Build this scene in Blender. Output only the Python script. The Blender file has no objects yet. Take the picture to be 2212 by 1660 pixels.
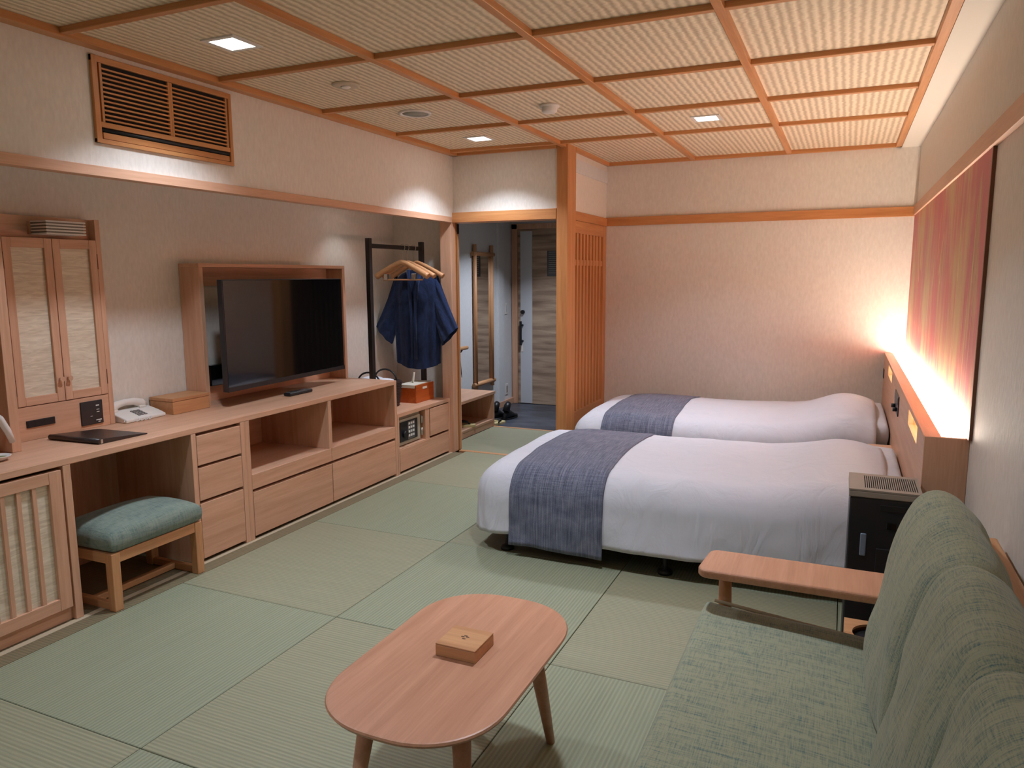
import bpy, bmesh, math, random
from mathutils import Vector, Matrix, noise
random.seed(7)
S = bpy.context.scene
COL = S.collection
PI = math.pi

# ------------------------------------------------------------------ camera
H = 1.45
F_PX = 1606.4
YAW, PITCH, ROLL = -0.420451443, -0.144290823, 0.00478662
def _cam_axes():
    cy, sy, cp, sp = math.cos(YAW), math.sin(YAW), math.cos(PITCH), math.sin(PITCH)
    f = Vector((sy*cp, cy*cp, sp)); r = Vector((cy, -sy, 0)); d = f.cross(r)
    cr, sr = math.cos(ROLL), math.sin(ROLL)
    return cr*r + sr*d, -sr*r + cr*d, f
CR, CD, CF = _cam_axes()
def pix(u, v, ax, val):
    """photo pixel (2212x1660 frame) -> point on the plane axis=val"""
    d = CR*((u-1106)/F_PX) + CD*((v-830)/F_PX) + CF
    c = Vector((0, 0, H)); t = (val-c[ax])/d[ax]
    return c + d*t
cam_d = bpy.data.cameras.new('camera'); cam = bpy.data.objects.new('camera', cam_d); COL.objects.link(cam)
cam_d.sensor_fit = 'HORIZONTAL'; cam_d.sensor_width = 36.0; cam_d.lens = F_PX/2212*36.0; cam_d.clip_start = 0.03
m3 = Matrix((CR, -CD, -CF)).transposed()
cam.matrix_world = Matrix.Translation((0, 0, H)) @ m3.to_4x4()
S.camera = cam

# ------------------------------------------------------------------ world, exposure
W = bpy.data.worlds.new('night'); S.world = W; W.use_nodes = True
W.node_tree.nodes['Background'].inputs[0].default_value = (0.02, 0.022, 0.03, 1)
W.node_tree.nodes['Background'].inputs[1].default_value = 0.3
S.view_settings.view_transform = 'Standard'; S.view_settings.look = 'None'
S.view_settings.gamma = 1.0; S.view_settings.use_curve_mapping = False
S.view_settings.exposure = 0.12
DOWN_W, DOWN_COL = 10.4, (0.84, 0.95, 1.12)          # ceiling downlights
STRIP_E, STRIP_COL = 40.0, (1.0, 0.865, 0.72)        # warm headboard uplight
NICHE_E = 6.0
HALL_W = 16.0
HALL_COL = (.86, .95, 1.12)

# ------------------------------------------------------------------ materials
def srgb(r, g, b):
    f = lambda c: (c/255)/12.92 if c/255 <= .04045 else ((c/255+.055)/1.055)**2.4
    return (f(r), f(g), f(b), 1)
MATS = {}
def newmat(name):
    m = bpy.data.materials.new(name); m.use_nodes = True
    MATS[name] = m
    return m, m.node_tree.nodes, m.node_tree.links, m.node_tree.nodes['Principled BSDF']
def plain(name, col, rough=.5, metal=0, spec=.5, bump=0, bscale=200, coat=0, sheen=0):
    m, N, L, P = newmat(name)
    P.inputs['Base Color'].default_value = col; P.inputs['Roughness'].default_value = rough
    P.inputs['Metallic'].default_value = metal; P.inputs['Specular IOR Level'].default_value = spec
    P.inputs['Coat Weight'].default_value = coat; P.inputs['Sheen Weight'].default_value = sheen
    if bump:
        tc = N.new('ShaderNodeTexCoord'); n = N.new('ShaderNodeTexNoise'); b = N.new('ShaderNodeBump')
        n.inputs['Scale'].default_value = bscale; b.inputs['Strength'].default_value = bump; b.inputs['Distance'].default_value = .002
        L.new(tc.outputs['Object'], n.inputs['Vector']); L.new(n.outputs['Fac'], b.inputs['Height']); L.new(b.outputs['Normal'], P.inputs['Normal'])
    return m
def emit(name, col, e):
    m, N, L, P = newmat(name)
    P.inputs['Base Color'].default_value = (.8, .8, .8, 1)
    P.inputs['Emission Color'].default_value = (*col, 1); P.inputs['Emission Strength'].default_value = e
    return m
def _coords(N, L, scale, rnd=True):
    tc = N.new('ShaderNodeTexCoord'); mp = N.new('ShaderNodeMapping'); mp.inputs['Scale'].default_value = scale
    if rnd:
        oi = N.new('ShaderNodeObjectInfo'); mu = N.new('ShaderNodeVectorMath'); mu.operation = 'SCALE'
        mu.inputs[0].default_value = (7.3, 5.1, 9.7); L.new(oi.outputs['Random'], mu.inputs['Scale'])
        ad = N.new('ShaderNodeVectorMath'); L.new(tc.outputs['Object'], ad.inputs[0]); L.new(mu.outputs['Vector'], ad.inputs[1])
        L.new(ad.outputs['Vector'], mp.inputs['Vector'])
    else:
        L.new(tc.outputs['Object'], mp.inputs['Vector'])
    return mp
def ramp(N, stops):
    r = N.new('ShaderNodeValToRGB'); e = r.color_ramp.elements
    e[0].position, e[0].color = stops[0]; e[1].position, e[1].color = stops[-1]
    for p, c in stops[1:-1]:
        x = e.new(p); x.color = c
    return r
def wood(name, ca, cb, axis, rough=.45, fine=1.0, coat=0.0):
    """straight-grained timber, grain along axis 0/1/2"""
    m, N, L, P = newmat(name)
    s = [26, 26, 26]; s[axis] = 1.3
    mp = _coords(N, L, s)
    n1 = N.new('ShaderNodeTexNoise'); n1.inputs['Scale'].default_value = 1.0; n1.inputs['Detail'].default_value = 5; n1.inputs['Roughness'].default_value = .6
    n1.inputs['Distortion'].default_value = .6
    s2 = [190, 190, 190]; s2[axis] = 9
    mp2 = _coords(N, L, s2)
    n2 = N.new('ShaderNodeTexNoise'); n2.inputs['Scale'].default_value = fine; n2.inputs['Detail'].default_value = 2
    L.new(mp.outputs[0], n1.inputs['Vector']); L.new(mp2.outputs[0], n2.inputs['Vector'])
    mx = N.new('ShaderNodeMath'); mx.operation = 'MULTIPLY_ADD'; mx.inputs[1].default_value = .35
    L.new(n2.outputs['Fac'], mx.inputs[0]); L.new(n1.outputs['Fac'], mx.inputs[2])
    r = ramp(N, [(.38, ca), (.95, cb)]); L.new(mx.outputs[0], r.inputs['Fac']); L.new(r.outputs['Color'], P.inputs['Base Color'])
    b = N.new('ShaderNodeBump'); b.inputs['Strength'].default_value = .12; b.inputs['Distance'].default_value = .001
    L.new(n2.outputs['Fac'], b.inputs['Height']); L.new(b.outputs['Normal'], P.inputs['Normal'])
    P.inputs['Roughness'].default_value = rough; P.inputs['Coat Weight'].default_value = coat; P.inputs['Coat Roughness'].default_value = .3
    return m
BEECH_A, BEECH_B = srgb(224, 178, 148), srgb(196, 148, 116)
HIN_A, HIN_B = srgb(214, 154, 98), srgb(182, 116, 66)
for ax, nm in enumerate('XYZ'):
    wood('beech'+nm, BEECH_A, BEECH_B, ax)
    wood('hinoki'+nm, HIN_A, HIN_B, ax, rough=.4)
    wood('ash'+nm, srgb(212, 160, 112), srgb(180, 124, 82), ax)
wood('crate', srgb(206, 104, 40), srgb(170, 74, 24), 1, rough=.35)
wood('walnut', srgb(86, 62, 46), srgb(58, 40, 30), 0)
wood('tabletop', srgb(207, 153, 122), srgb(179, 125, 95), 1, rough=.38)

def wallpaper(name, col, col2):
    m, N, L, P = newmat(name)
    mp = _coords(N, L, (70, 70, 26), False)
    n = N.new('ShaderNodeTexNoise'); n.inputs['Scale'].default_value = 1; n.inputs['Detail'].default_value = 4
    L.new(mp.outputs[0], n.inputs['Vector'])
    r = ramp(N, [(.3, col), (.75, col2)]); L.new(n.outputs['Fac'], r.inputs['Fac']); L.new(r.outputs['Color'], P.inputs['Base Color'])
    b = N.new('ShaderNodeBump'); b.inputs['Strength'].default_value = .35; b.inputs['Distance'].default_value = .003
    L.new(n.outputs['Fac'], b.inputs['Height']); L.new(b.outputs['Normal'], P.inputs['Normal'])
    P.inputs['Roughness'].default_value = .62; P.inputs['Specular IOR Level'].default_value = .35
    return m
wallpaper('wallpaper', srgb(222, 214, 203), srgb(233, 226, 216))
wallpaper('wallpaper_hall', srgb(214, 214, 214), srgb(224, 224, 224))
plain('strip_white', srgb(226, 218, 206), .7)

def tatami(name, axis, ca, cb):
    m, N, L, P = newmat(name)
    tc = N.new('ShaderNodeTexCoord')
    w = N.new('ShaderNodeTexWave'); w.wave_type = 'BANDS'; w.bands_direction = 'XYZ'[axis]; w.wave_profile = 'SIN'
    w.inputs['Scale'].default_value = 2*PI/(20*.015); w.inputs['Distortion'].default_value = .25; w.inputs['Detail'].default_value = 1
    L.new(tc.outputs['Object'], w.inputs['Vector'])
    sc = [3, 3, 3]; sc[axis] = 240
    mp = _coords(N, L, (sc[0]*1.0, sc[1]*1.0, 3)); n = N.new('ShaderNodeTexNoise'); n.inputs['Scale'].default_value = 1; n.inputs['Detail'].default_value = 3
    L.new(mp.outputs[0], n.inputs['Vector'])
    r = ramp(N, [(.25, ca), (.8, cb)]); L.new(n.outputs['Fac'], r.inputs['Fac'])
    mix = N.new('ShaderNodeMixRGB'); mix.blend_type = 'MULTIPLY'; mix.inputs['Fac'].default_value = .22
    L.new(r.outputs['Color'], mix.inputs['Color1']); L.new(w.outputs['Color'], mix.inputs['Color2']); L.new(mix.outputs['Color'], P.inputs['Base Color'])
    b = N.new('ShaderNodeBump'); b.inputs['Strength'].default_value = .5; b.inputs['Distance'].default_value = .0015
    L.new(w.outputs['Fac'], b.inputs['Height']); L.new(b.outputs['Normal'], P.inputs['Normal'])
    P.inputs['Roughness'].default_value = .55; P.inputs['Specular IOR Level'].default_value = .35
    return m
tatami('tatami_a', 0, srgb(143, 147, 119), srgb(158, 161, 134))
tatami('tatami_b', 1, srgb(147, 145, 117), srgb(162, 159, 131))
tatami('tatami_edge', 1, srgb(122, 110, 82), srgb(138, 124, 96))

def ajiro(name):
    m, N, L, P = newmat(name)
    tc = N.new('ShaderNodeTexCoord')
    w1 = N.new('ShaderNodeTexWave'); w1.wave_type = 'BANDS'; w1.bands_direction = 'X'
    w1.inputs['Scale'].default_value = 2*PI/(20*.036); w1.inputs['Distortion'].default_value = 1.6; w1.inputs['Detail'].default_value = 1.5; w1.inputs['Detail Scale'].default_value = 3
    w2 = N.new('ShaderNodeTexWave'); w2.wave_type = 'BANDS'; w2.bands_direction = 'Y'
    w2.inputs['Scale'].default_value = 2*PI/(20*.012); w2.inputs['Distortion'].default_value = 2.0
    L.new(tc.outputs['Object'], w1.inputs['Vector']); L.new(tc.outputs['Object'], w2.inputs['Vector'])
    ad = N.new('ShaderNodeMath'); ad.operation = 'MULTIPLY_ADD'; ad.inputs[1].default_value = .25
    L.new(w2.outputs['Fac'], ad.inputs[0]); L.new(w1.outputs['Fac'], ad.inputs[2])
    r = ramp(N, [(.1, srgb(198, 176, 146)), (1.0, srgb(238, 220, 192))]); L.new(ad.outputs[0], r.inputs['Fac']); L.new(r.outputs['Color'], P.inputs['Base Color'])
    b = N.new('ShaderNodeBump'); b.inputs['Strength'].default_value = .55; b.inputs['Distance'].default_value = .004
    L.new(ad.outputs[0], b.inputs['Height']); L.new(b.outputs['Normal'], P.inputs['Normal'])
    P.inputs['Roughness'].default_value = .6
    return m
ajiro('ajiro')

def weave(name, stops, sc=420, slub=(6, 120, 6), bump=.4, slubw=.9):
    m, N, L, P = newmat(name)
    def nz(scale, detail=2):
        q = _coords(N, L, scale); n = N.new('ShaderNodeTexNoise'); n.inputs['Scale'].default_value = 1; n.inputs['Detail'].default_value = detail
        L.new(q.outputs[0], n.inputs['Vector']); return n
    a = nz((sc, sc*.05, sc)); c = nz((sc*.05, sc, sc*.05)); d = nz(slub, 4)
    s1 = N.new('ShaderNodeMath'); s1.operation = 'ADD'; L.new(a.outputs['Fac'], s1.inputs[0]); L.new(c.outputs['Fac'], s1.inputs[1])
    s2 = N.new('ShaderNodeMath'); s2.operation = 'MULTIPLY_ADD'; s2.inputs[1].default_value = slubw; L.new(d.outputs['Fac'], s2.inputs[0]); L.new(s1.outputs[0], s2.inputs[2])
    s3 = N.new('ShaderNodeMath'); s3.operation = 'MULTIPLY'; s3.inputs[1].default_value = 1/(2+slubw); L.new(s2.outputs[0], s3.inputs[0])
    r = ramp(N, stops); L.new(s3.outputs[0], r.inputs['Fac']); L.new(r.outputs['Color'], P.inputs['Base Color'])
    b = N.new('ShaderNodeBump'); b.inputs['Strength'].default_value = bump; b.inputs['Distance'].default_value = .0015
    L.new(s1.outputs[0], b.inputs['Height']); L.new(b.outputs['Normal'], P.inputs['Normal'])
    P.inputs['Roughness'].default_value = .9; P.inputs['Specular IOR Level'].default_value = .2; P.inputs['Sheen Weight'].default_value = .15
    return m
weave('sofa_cloth', [(.36, srgb(84, 108, 112)), (.44, srgb(128, 138, 118)), (.54, srgb(160, 158, 130)), (.66, srgb(146, 154, 132))])
weave('stool_cloth', [(.36, srgb(78, 96, 96)), (.46, srgb(112, 128, 118)), (.6, srgb(136, 146, 132))], slub=(30, 5, 30))
weave('runner_cloth', [(.38, srgb(76, 80, 96)), (.5, srgb(104, 107, 124)), (.62, srgb(132, 133, 146))], sc=260, slub=(240, 7, 7), bump=.5, slubw=2.0)
weave('robe_cloth', [(.38, srgb(22, 32, 58)), (.6, srgb(38, 54, 92))], sc=300)
def sheet(name, col):
    m, N, L, P = newmat(name)
    mp = _coords(N, L, (7, 7, 3)); n = N.new('ShaderNodeTexNoise'); n.inputs['Scale'].default_value = 1; n.inputs['Detail'].default_value = 5; n.inputs['Distortion'].default_value = 1.2
    L.new(mp.outputs[0], n.inputs['Vector'])
    b = N.new('ShaderNodeBump'); b.inputs['Strength'].default_value = .45; b.inputs['Distance'].default_value = .03
    L.new(n.outputs['Fac'], b.inputs['Height']); L.new(b.outputs['Normal'], P.inputs['Normal'])
    P.inputs['Base Color'].default_value = col; P.inputs['Roughness'].default_value = .85; P.inputs['Specular IOR Level'].default_value = .2
    return m
sheet('linen', srgb(206, 205, 211))
def washi(name):
    m, N, L, P = newmat(name)
    mp = _coords(N, L, (8, 8, 60)); n = N.new('ShaderNodeTexNoise'); n.inputs['Scale'].default_value = 1; n.inputs['Detail'].default_value = 6; n.inputs['Distortion'].default_value = 1.5
    L.new(mp.outputs[0], n.inputs['Vector'])
    r = ramp(N, [(.35, srgb(206, 192, 168)), (.7, srgb(234, 224, 202))]); L.new(n.outputs['Fac'], r.inputs['Fac']); L.new(r.outputs['Color'], P.inputs['Base Color'])
    P.inputs['Roughness'].default_value = .35
    return m
washi('washi')
def mural(name):
    m, N, L, P = newmat(name)
    mp = _coords(N, L, (3.4, 3.4, 1.5), False); n = N.new('ShaderNodeTexNoise'); n.inputs['Scale'].default_value = 1; n.inputs['Detail'].default_value = 3; n.inputs['Distortion'].default_value = .5
    mp2 = _coords(N, L, (26, 26, 3.0), False); n2 = N.new('ShaderNodeTexNoise'); n2.inputs['Scale'].default_value = 1; n2.inputs['Detail'].default_value = 5
    mp3 = _coords(N, L, (2.4, 2.4, 1.0), False); n3 = N.new('ShaderNodeTexNoise'); n3.inputs['Scale'].default_value = 1
    mp4 = _coords(N, L, (300, 300, 40), False); n4 = N.new('ShaderNodeTexNoise'); n4.inputs['Scale'].default_value = 1
    for q, w in ((mp, n), (mp2, n2), (mp3, n3), (mp4, n4)): L.new(q.outputs[0], w.inputs['Vector'])
    red = ramp(N, [(.3, srgb(222, 112, 106)), (.7, srgb(206, 112, 120))]); L.new(n3.outputs['Fac'], red.inputs['Fac'])
    s = N.new('ShaderNodeMath'); s.operation = 'MULTIPLY_ADD'; s.inputs[1].default_value = .6; L.new(n2.outputs['Fac'], s.inputs[0]); L.new(n.outputs['Fac'], s.inputs[2])
    g = ramp(N, [(.72, (0, 0, 0, 1)), (.98, (.85, .85, .85, 1))]); L.new(s.outputs[0], g.inputs['Fac'])
    mx = N.new('ShaderNodeMixRGB'); mx.inputs['Color2'].default_value = srgb(216, 186, 132)
    L.new(g.outputs['Color'], mx.inputs['Fac']); L.new(red.outputs['Color'], mx.inputs['Color1'])
    m2 = N.new('ShaderNodeMixRGB'); m2.blend_type = 'MULTIPLY'; m2.inputs['Fac'].default_value = .25
    L.new(mx.outputs['Color'], m2.inputs['Color1']); L.new(n4.outputs['Fac'], m2.inputs['Color2'])
    L.new(m2.outputs['Color'], P.inputs['Base Color']); P.inputs['Roughness'].default_value = .5
    return m
mural('mural')
def doorgrain(name):
    m, N, L, P = newmat(name)
    mp = _coords(N, L, (1.6, 1.6, 18), False); n = N.new('ShaderNodeTexNoise'); n.inputs['Scale'].default_value = 1; n.inputs['Detail'].default_value = 5; n.inputs['Distortion'].default_value = .35
    L.new(mp.outputs[0], n.inputs['Vector'])
    r = ramp(N, [(.28, srgb(112, 92, 76)), (.5, srgb(164, 138, 116)), (.72, srgb(196, 170, 144))]); L.new(n.outputs['Fac'], r.inputs['Fac']); L.new(r.outputs['Color'], P.inputs['Base Color'])
    P.inputs['Roughness'].default_value = .5
    return m
doorgrain('doorgrain')
def slate(name):
    m, N, L, P = newmat(name)
    mp = _coords(N, L, (3, 9, 3), False); n = N.new('ShaderNodeTexNoise'); n.inputs['Scale'].default_value = 1; n.inputs['Detail'].default_value = 6
    L.new(mp.outputs[0], n.inputs['Vector'])
    r = ramp(N, [(.3, srgb(46, 50, 58)), (.7, srgb(74, 78, 86))]); L.new(n.outputs['Fac'], r.inputs['Fac']); L.new(r.outputs['Color'], P.inputs['Base Color'])
    P.inputs['Roughness'].default_value = .4
    return m
slate('slate')
plain('black_gloss', srgb(14, 14, 16), .08, spec=.5)
plain('screen', srgb(12, 12, 14), .06, spec=.85)
plain('black_matte', srgb(24, 24, 27), .5)
plain('black_iron', srgb(34, 31, 32), .45)
plain('black_plastic', srgb(30, 31, 36), .38)
plain('cavity', srgb(26, 22, 18), .9)
plain('gold_metal', srgb(176, 152, 118), .38, metal=.7)
plain('steel', srgb(190, 186, 176), .3, metal=.9)
plain('white_plastic', srgb(226, 220, 214), .35)
plain('white_paint', srgb(206, 208, 212), .5)
plain('ivory', srgb(232, 225, 217), .4)
plain('key_grey', srgb(120, 114, 110), .5)
plain('keypad_grey', srgb(98, 96, 92), .5)
plain('safe_paint', srgb(176, 168, 148), .45, bump=.2, bscale=600)
plain('leather', srgb(46, 34, 32), .32, bump=.3, bscale=400)
plain('wicker', srgb(66, 52, 50), .6)
plain('towel', srgb(226, 228, 236), .95, bump=.6, bscale=300)
plain('paper', srgb(224, 216, 200), .8)
plain('straw', srgb(198, 180, 128), .8)
plain('black_strap', srgb(22, 22, 22), .6)
plain('shoe_black', srgb(18, 19, 22), .4)
plain('grille_grey', srgb(150, 140, 128), .5)
plain('detector_beige', srgb(196, 182, 160), .5)
plain('display_blue', srgb(120, 132, 150), .3)
plain('speaker_grey', srgb(150, 150, 140), .7)
plain('frame_dark', srgb(112, 70, 46), .5)
plain('mirror_glass', (.92, .93, .93, 1), .02, metal=1)
plain('notice', srgb(92, 92, 92), .3, metal=.3)
plain('notice_line', srgb(150, 150, 148), .5)
plain('piping', srgb(186, 168, 140), .9)
plain('print_white', srgb(225, 225, 220), .5)
plain('brand_brown', srgb(96, 62, 42), .6)
plain('gold_paint', srgb(220, 188, 130), .45)
plain('tag_white', srgb(170, 172, 180), .8)
plain('tea_green', srgb(128, 132, 84), .6)
plain('mattress_cloth', srgb(214, 210, 206), .9)
plain('dark_cloth', srgb(44, 36, 34), .8)
emit('lamp_face', (1.0, .98, .95), 14)
emit('strip_face', STRIP_COL, STRIP_E)
emit('niche_face', (1.0, .74, .46), NICHE_E)

# ------------------------------------------------------------------ mesh builder
class MB:
    def __init__(s): s.v = []; s.f = []; s.sm = []
    def add(s, vs, fs, smooth=False):
        o = len(s.v); s.v += [Vector(p) for p in vs]; s.f += [tuple(i+o for i in f) for f in fs]; s.sm += [smooth]*len(fs); return s
    def box(s, x0, x1, y0, y1, z0, z1):
        x0, x1 = sorted((x0, x1)); y0, y1 = sorted((y0, y1)); z0, z1 = sorted((z0, z1))
        return s.add([(x0,y0,z0),(x1,y0,z0),(x1,y1,z0),(x0,y1,z0),(x0,y0,z1),(x1,y0,z1),(x1,y1,z1),(x0,y1,z1)],
                     [(0,3,2,1),(4,5,6,7),(0,1,5,4),(1,2,6,5),(2,3,7,6),(3,0,4,7)])
    def tube(s, pts, r, n=8, caps=True):
        pts = [Vector(p) for p in pts]; rs = r if isinstance(r, (list, tuple)) else [r]*len(pts)
        vs = []; fs = []; prev = None
        for i, p in enumerate(pts):
            t = (pts[min(i+1, len(pts)-1)]-pts[max(i-1, 0)]).normalized()
            if prev is None:
                a = Vector((0,0,1)) if abs(t.z) < .9 else Vector((1,0,0)); u = t.cross(a).normalized()
            else: u = (prev - t*prev.dot(t)).normalized()
            prev = u; w = t.cross(u)
            for k in range(n):
                an = 2*PI*k/n; vs.append(p + (u*math.cos(an)+w*math.sin(an))*rs[i])
        for i in range(len(pts)-1):
            for k in range(n):
                fs.append((i*n+k, i*n+(k+1) % n, (i+1)*n+(k+1) % n, (i+1)*n+k))
        s.add(vs, fs, True)
        if caps:
            o = len(s.v)-len(vs); s.f += [tuple(o+k for k in reversed(range(n))), tuple(o+(len(pts)-1)*n+k for k in range(n))]; s.sm += [False, False]
        return s
    def prism(s, poly, ax, a, b):
        """poly: 2D outline in the two axes other than ax (in order), extruded from a to b"""
        n = len(poly)
        def mk(p, c):
            q = list(p); q.insert(ax, c); return q
        vs = [mk(p, a) for p in poly]+[mk(p, b) for p in poly]
        fs = [tuple(range(n)), tuple(reversed(range(n, 2*n)))]+[(i, n+i, n+(i+1) % n, (i+1) % n) for i in range(n)]
        return s.add(vs, fs)
    def lathe(s, prof, c, n=24):
        vs = []; fs = []; m = len(prof)
        for k in range(n):
            a = 2*PI*k/n
            for r, z in prof: vs.append((c[0]+r*math.cos(a), c[1]+r*math.sin(a), c[2]+z))
        for k in range(n):
            for i in range(m-1):
                k2 = (k+1) % n; fs.append((k*m+i, k2*m+i, k2*m+i+1, k*m+i+1))
        return s.add(vs, fs, True)
    def grid(s, fn, nu, nv, smooth=True, closed_u=False):
        vs = [fn(i/nu, j/nv) for i in range(nu+1) for j in range(nv+1)]
        fs = [(i*(nv+1)+j, (i+1)*(nv+1)+j, (i+1)*(nv+1)+j+1, i*(nv+1)+j+1) for i in range(nu) for j in range(nv)]
        return s.add(vs, fs, smooth)
OFF = {}
def _mesh(name, mb, off, mat, bevel=0, seg=2, smooth=False):
    me = bpy.data.meshes.new(name)
    me.from_pydata([tuple(v-off) for v in mb.v], [], mb.f)
    for p, sm in zip(me.polygons, mb.sm): p.use_smooth = sm or smooth
    bm = bmesh.new(); bm.from_mesh(me)
    bmesh.ops.remove_doubles(bm, verts=bm.verts, dist=1e-5)
    bmesh.ops.recalc_face_normals(bm, faces=bm.faces)
    if bevel:
        ed = [e for e in bm.edges if len(e.link_faces) == 2 and e.calc_face_angle(0) > .6]
        bmesh.ops.bevel(bm, geom=ed, offset=bevel, segments=seg, profile=.5, affect='EDGES', clamp_overlap=True)
    bm.to_mesh(me); bm.free()
    me.materials.append(MATS[mat]); me.update()
    return me
def tag(o, label=None, cat=None, group=None, kind=None):
    for k, v in (('label', label), ('category', cat), ('group', group), ('kind', kind)):
        if v: o[k] = v
    return o
def root(name, label, cat, loc, group=None):
    o = bpy.data.objects.new(name, None); COL.objects.link(o); o.location = loc; o.empty_display_size = .1
    OFF[o.name] = Vector(loc); return tag(o, label, cat, group)
def part(parent, name, mat, mb, bevel=0, seg=2, smooth=False, label=None, kind=None):
    off = OFF[parent.name]; me = _mesh(name, mb, off, mat, bevel, seg, smooth)
    o = bpy.data.objects.new(name, me); COL.objects.link(o); o.parent = parent; OFF[o.name] = off
    return tag(o, label, kind=kind)
def solo(name, label, cat, mat, mb, bevel=0, seg=2, smooth=False, group=None, kind=None):
    xs = [v.x for v in mb.v]; ys = [v.y for v in mb.v]; zs = [v.z for v in mb.v]
    off = Vector(((min(xs)+max(xs))/2, (min(ys)+max(ys))/2, min(zs)))
    me = _mesh(name, mb, off, mat, bevel, seg, smooth); o = bpy.data.objects.new(name, me); COL.objects.link(o); o.location = off; OFF[o.name] = off
    return tag(o, label, cat, group, kind)
def struct(name, mat, mb, label=None, bevel=0):
    me = _mesh(name, mb, Vector((0,0,0)), mat, bevel); o = bpy.data.objects.new(name, me); COL.objects.link(o); OFF[o.name] = Vector((0,0,0))
    return tag(o, label, None, None, 'structure')
def sroot(name, label=None):
    o = bpy.data.objects.new(name, None); COL.objects.link(o); OFF[o.name] = Vector((0,0,0)); return tag(o, label, kind='structure')
def twin(src, parent, delta):
    """copy of a part, shifted, sharing its mesh"""
    o = src.copy(); COL.objects.link(o); o.parent = parent; o.location = src.location + Vector(delta); OFF[o.name] = OFF[src.name]+Vector(delta); return o
def B(*a): return MB().box(*a)

def parts(parent, name, mat, boxes, bevel=0, seg=2, label=None):
    return [part(parent, name, mat, B(*b), bevel, seg, label=label) for b in boxes]

# ================================================================== THE SETTING
XW, XS, XA = 0.446, -2.905, -3.51       # right wall, upper left wall, alcove back wall
YD, YB, YF = 5.36, 6.42, -1.40          # entrance partition, back wall, wall behind the camera
ZC = 2.39                               # underside of ceiling battens
XL = -1.957                             # side wall with the lattice door
XH, YH = -3.70, 8.29                    # entrance hall
ZH = -0.10

floor = struct('floor', 'cavity', B(-3.6, XW+.1, YF-.1, 6.44, -.12, -.022), 'straw tatami floor of square half mats')
mx = [-2.833, -1.93, -.945, .04, XW]
my = [YF, -.5, .484, 1.469, 2.452, 3.44, 4.425, 5.385]
def mat_piece(x0, x1, y0, y1, i, j):
    g = .0016
    part(floor, 'tatami_mat', 'tatami_a' if (i+j) % 2 else 'tatami_b', B(x0+g, x1-g, y0+g, y1-g, -.022, 0), bevel=.0018, seg=1)
for i in range(4):
    for j in range(len(my)-1): mat_piece(mx[i], mx[i+1], my[j], my[j+1], i, j)
for i, (a, b) in enumerate(((XL, -.945), (-.945, .04), (.04, XW))): mat_piece(a, b, 5.385, YB, i+1, 7)
mat_piece(-3.07, -2.02, 5.43, 6.44, 0, 8)
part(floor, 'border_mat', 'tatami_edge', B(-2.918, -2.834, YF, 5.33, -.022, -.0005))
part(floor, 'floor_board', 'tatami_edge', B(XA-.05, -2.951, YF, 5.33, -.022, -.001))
part(floor, 'edge_board', 'piping', B(-2.9505, -2.919, YF, 5.33, -.022, -.0005))
part(floor, 'threshold', 'ashX', B(-2.9, XL-.06, 5.386, 5.43, -.03, .002), bevel=.002)
part(floor, 'step_edge', 'ashX', B(-3.07, XL-.06, 6.41, 6.445, -.10, .003), bevel=.002)
struct('floor_entrance', 'slate', B(XH-.1, XL+.1, 6.446, YH+.1, ZH-.08, ZH), 'dark slate floor of the entrance')

# ceiling: woven panels between battens
ceil = struct('ceiling', 'cavity', B(XS-.02, XW+.1, YF-.1, YB+.1, 2.43, 2.52), 'woven straw ceiling panels in a timber grid')
bx = [-1.96, -1.212, -.47]
by = [-1.05, -.265, .52, 1.305, 2.09, 2.90, 3.69, 4.475, 5.235]
ex = [XS+.03]+bx+[.30]
ey = [YF]+by+[YB]
for i in range(4):
    for j in range(len(ey)-1):
        y1 = ey[j+1]
        if i == 0 and j == len(ey)-2: y1 = YD
        part(ceil, 'ceiling_panel', 'ajiro', B(ex[i], ex[i+1], ey[j], y1, 2.416, 2.43))
for x in bx: part(ceil, 'batten', 'hinokiY', B(x-.018, x+.018, YF, YD if x < -1.9 else YB, ZC-.001, 2.418), bevel=.002, seg=1)
for y in by: part(ceil, 'batten', 'hinokiX', B(XS, .3, y-.016, y+.016, ZC+.003, 2.418), bevel=.002, seg=1)
part(ceil, 'edge_batten', 'hinokiY', B(XS, XS+.06, YF, YD, ZC-.004, 2.418), bevel=.002, seg=1)
part(ceil, 'edge_batten', 'hinokiY', B(.278, .318, YF, YB, ZC-.004, 2.418), bevel=.002, seg=1)
part(ceil, 'edge_batten', 'hinokiX', B(XL, .318, YB-.03, YB, ZC-.004, 2.418), bevel=.002, seg=1)
part(ceil, 'edge_batten', 'hinokiX', B(XS, -2.02, YD-.03, YD, ZC-.004, 2.418), bevel=.002, seg=1)
part(ceil, 'edge_batten', 'hinokiY', B(XL, XL+.03, 5.53, YB, ZC-.004, 2.418), bevel=.002, seg=1)
part(ceil, 'plaster_strip', 'strip_white', B(.3185, XW, YF, YB, ZC-.006, 2.43))

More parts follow.
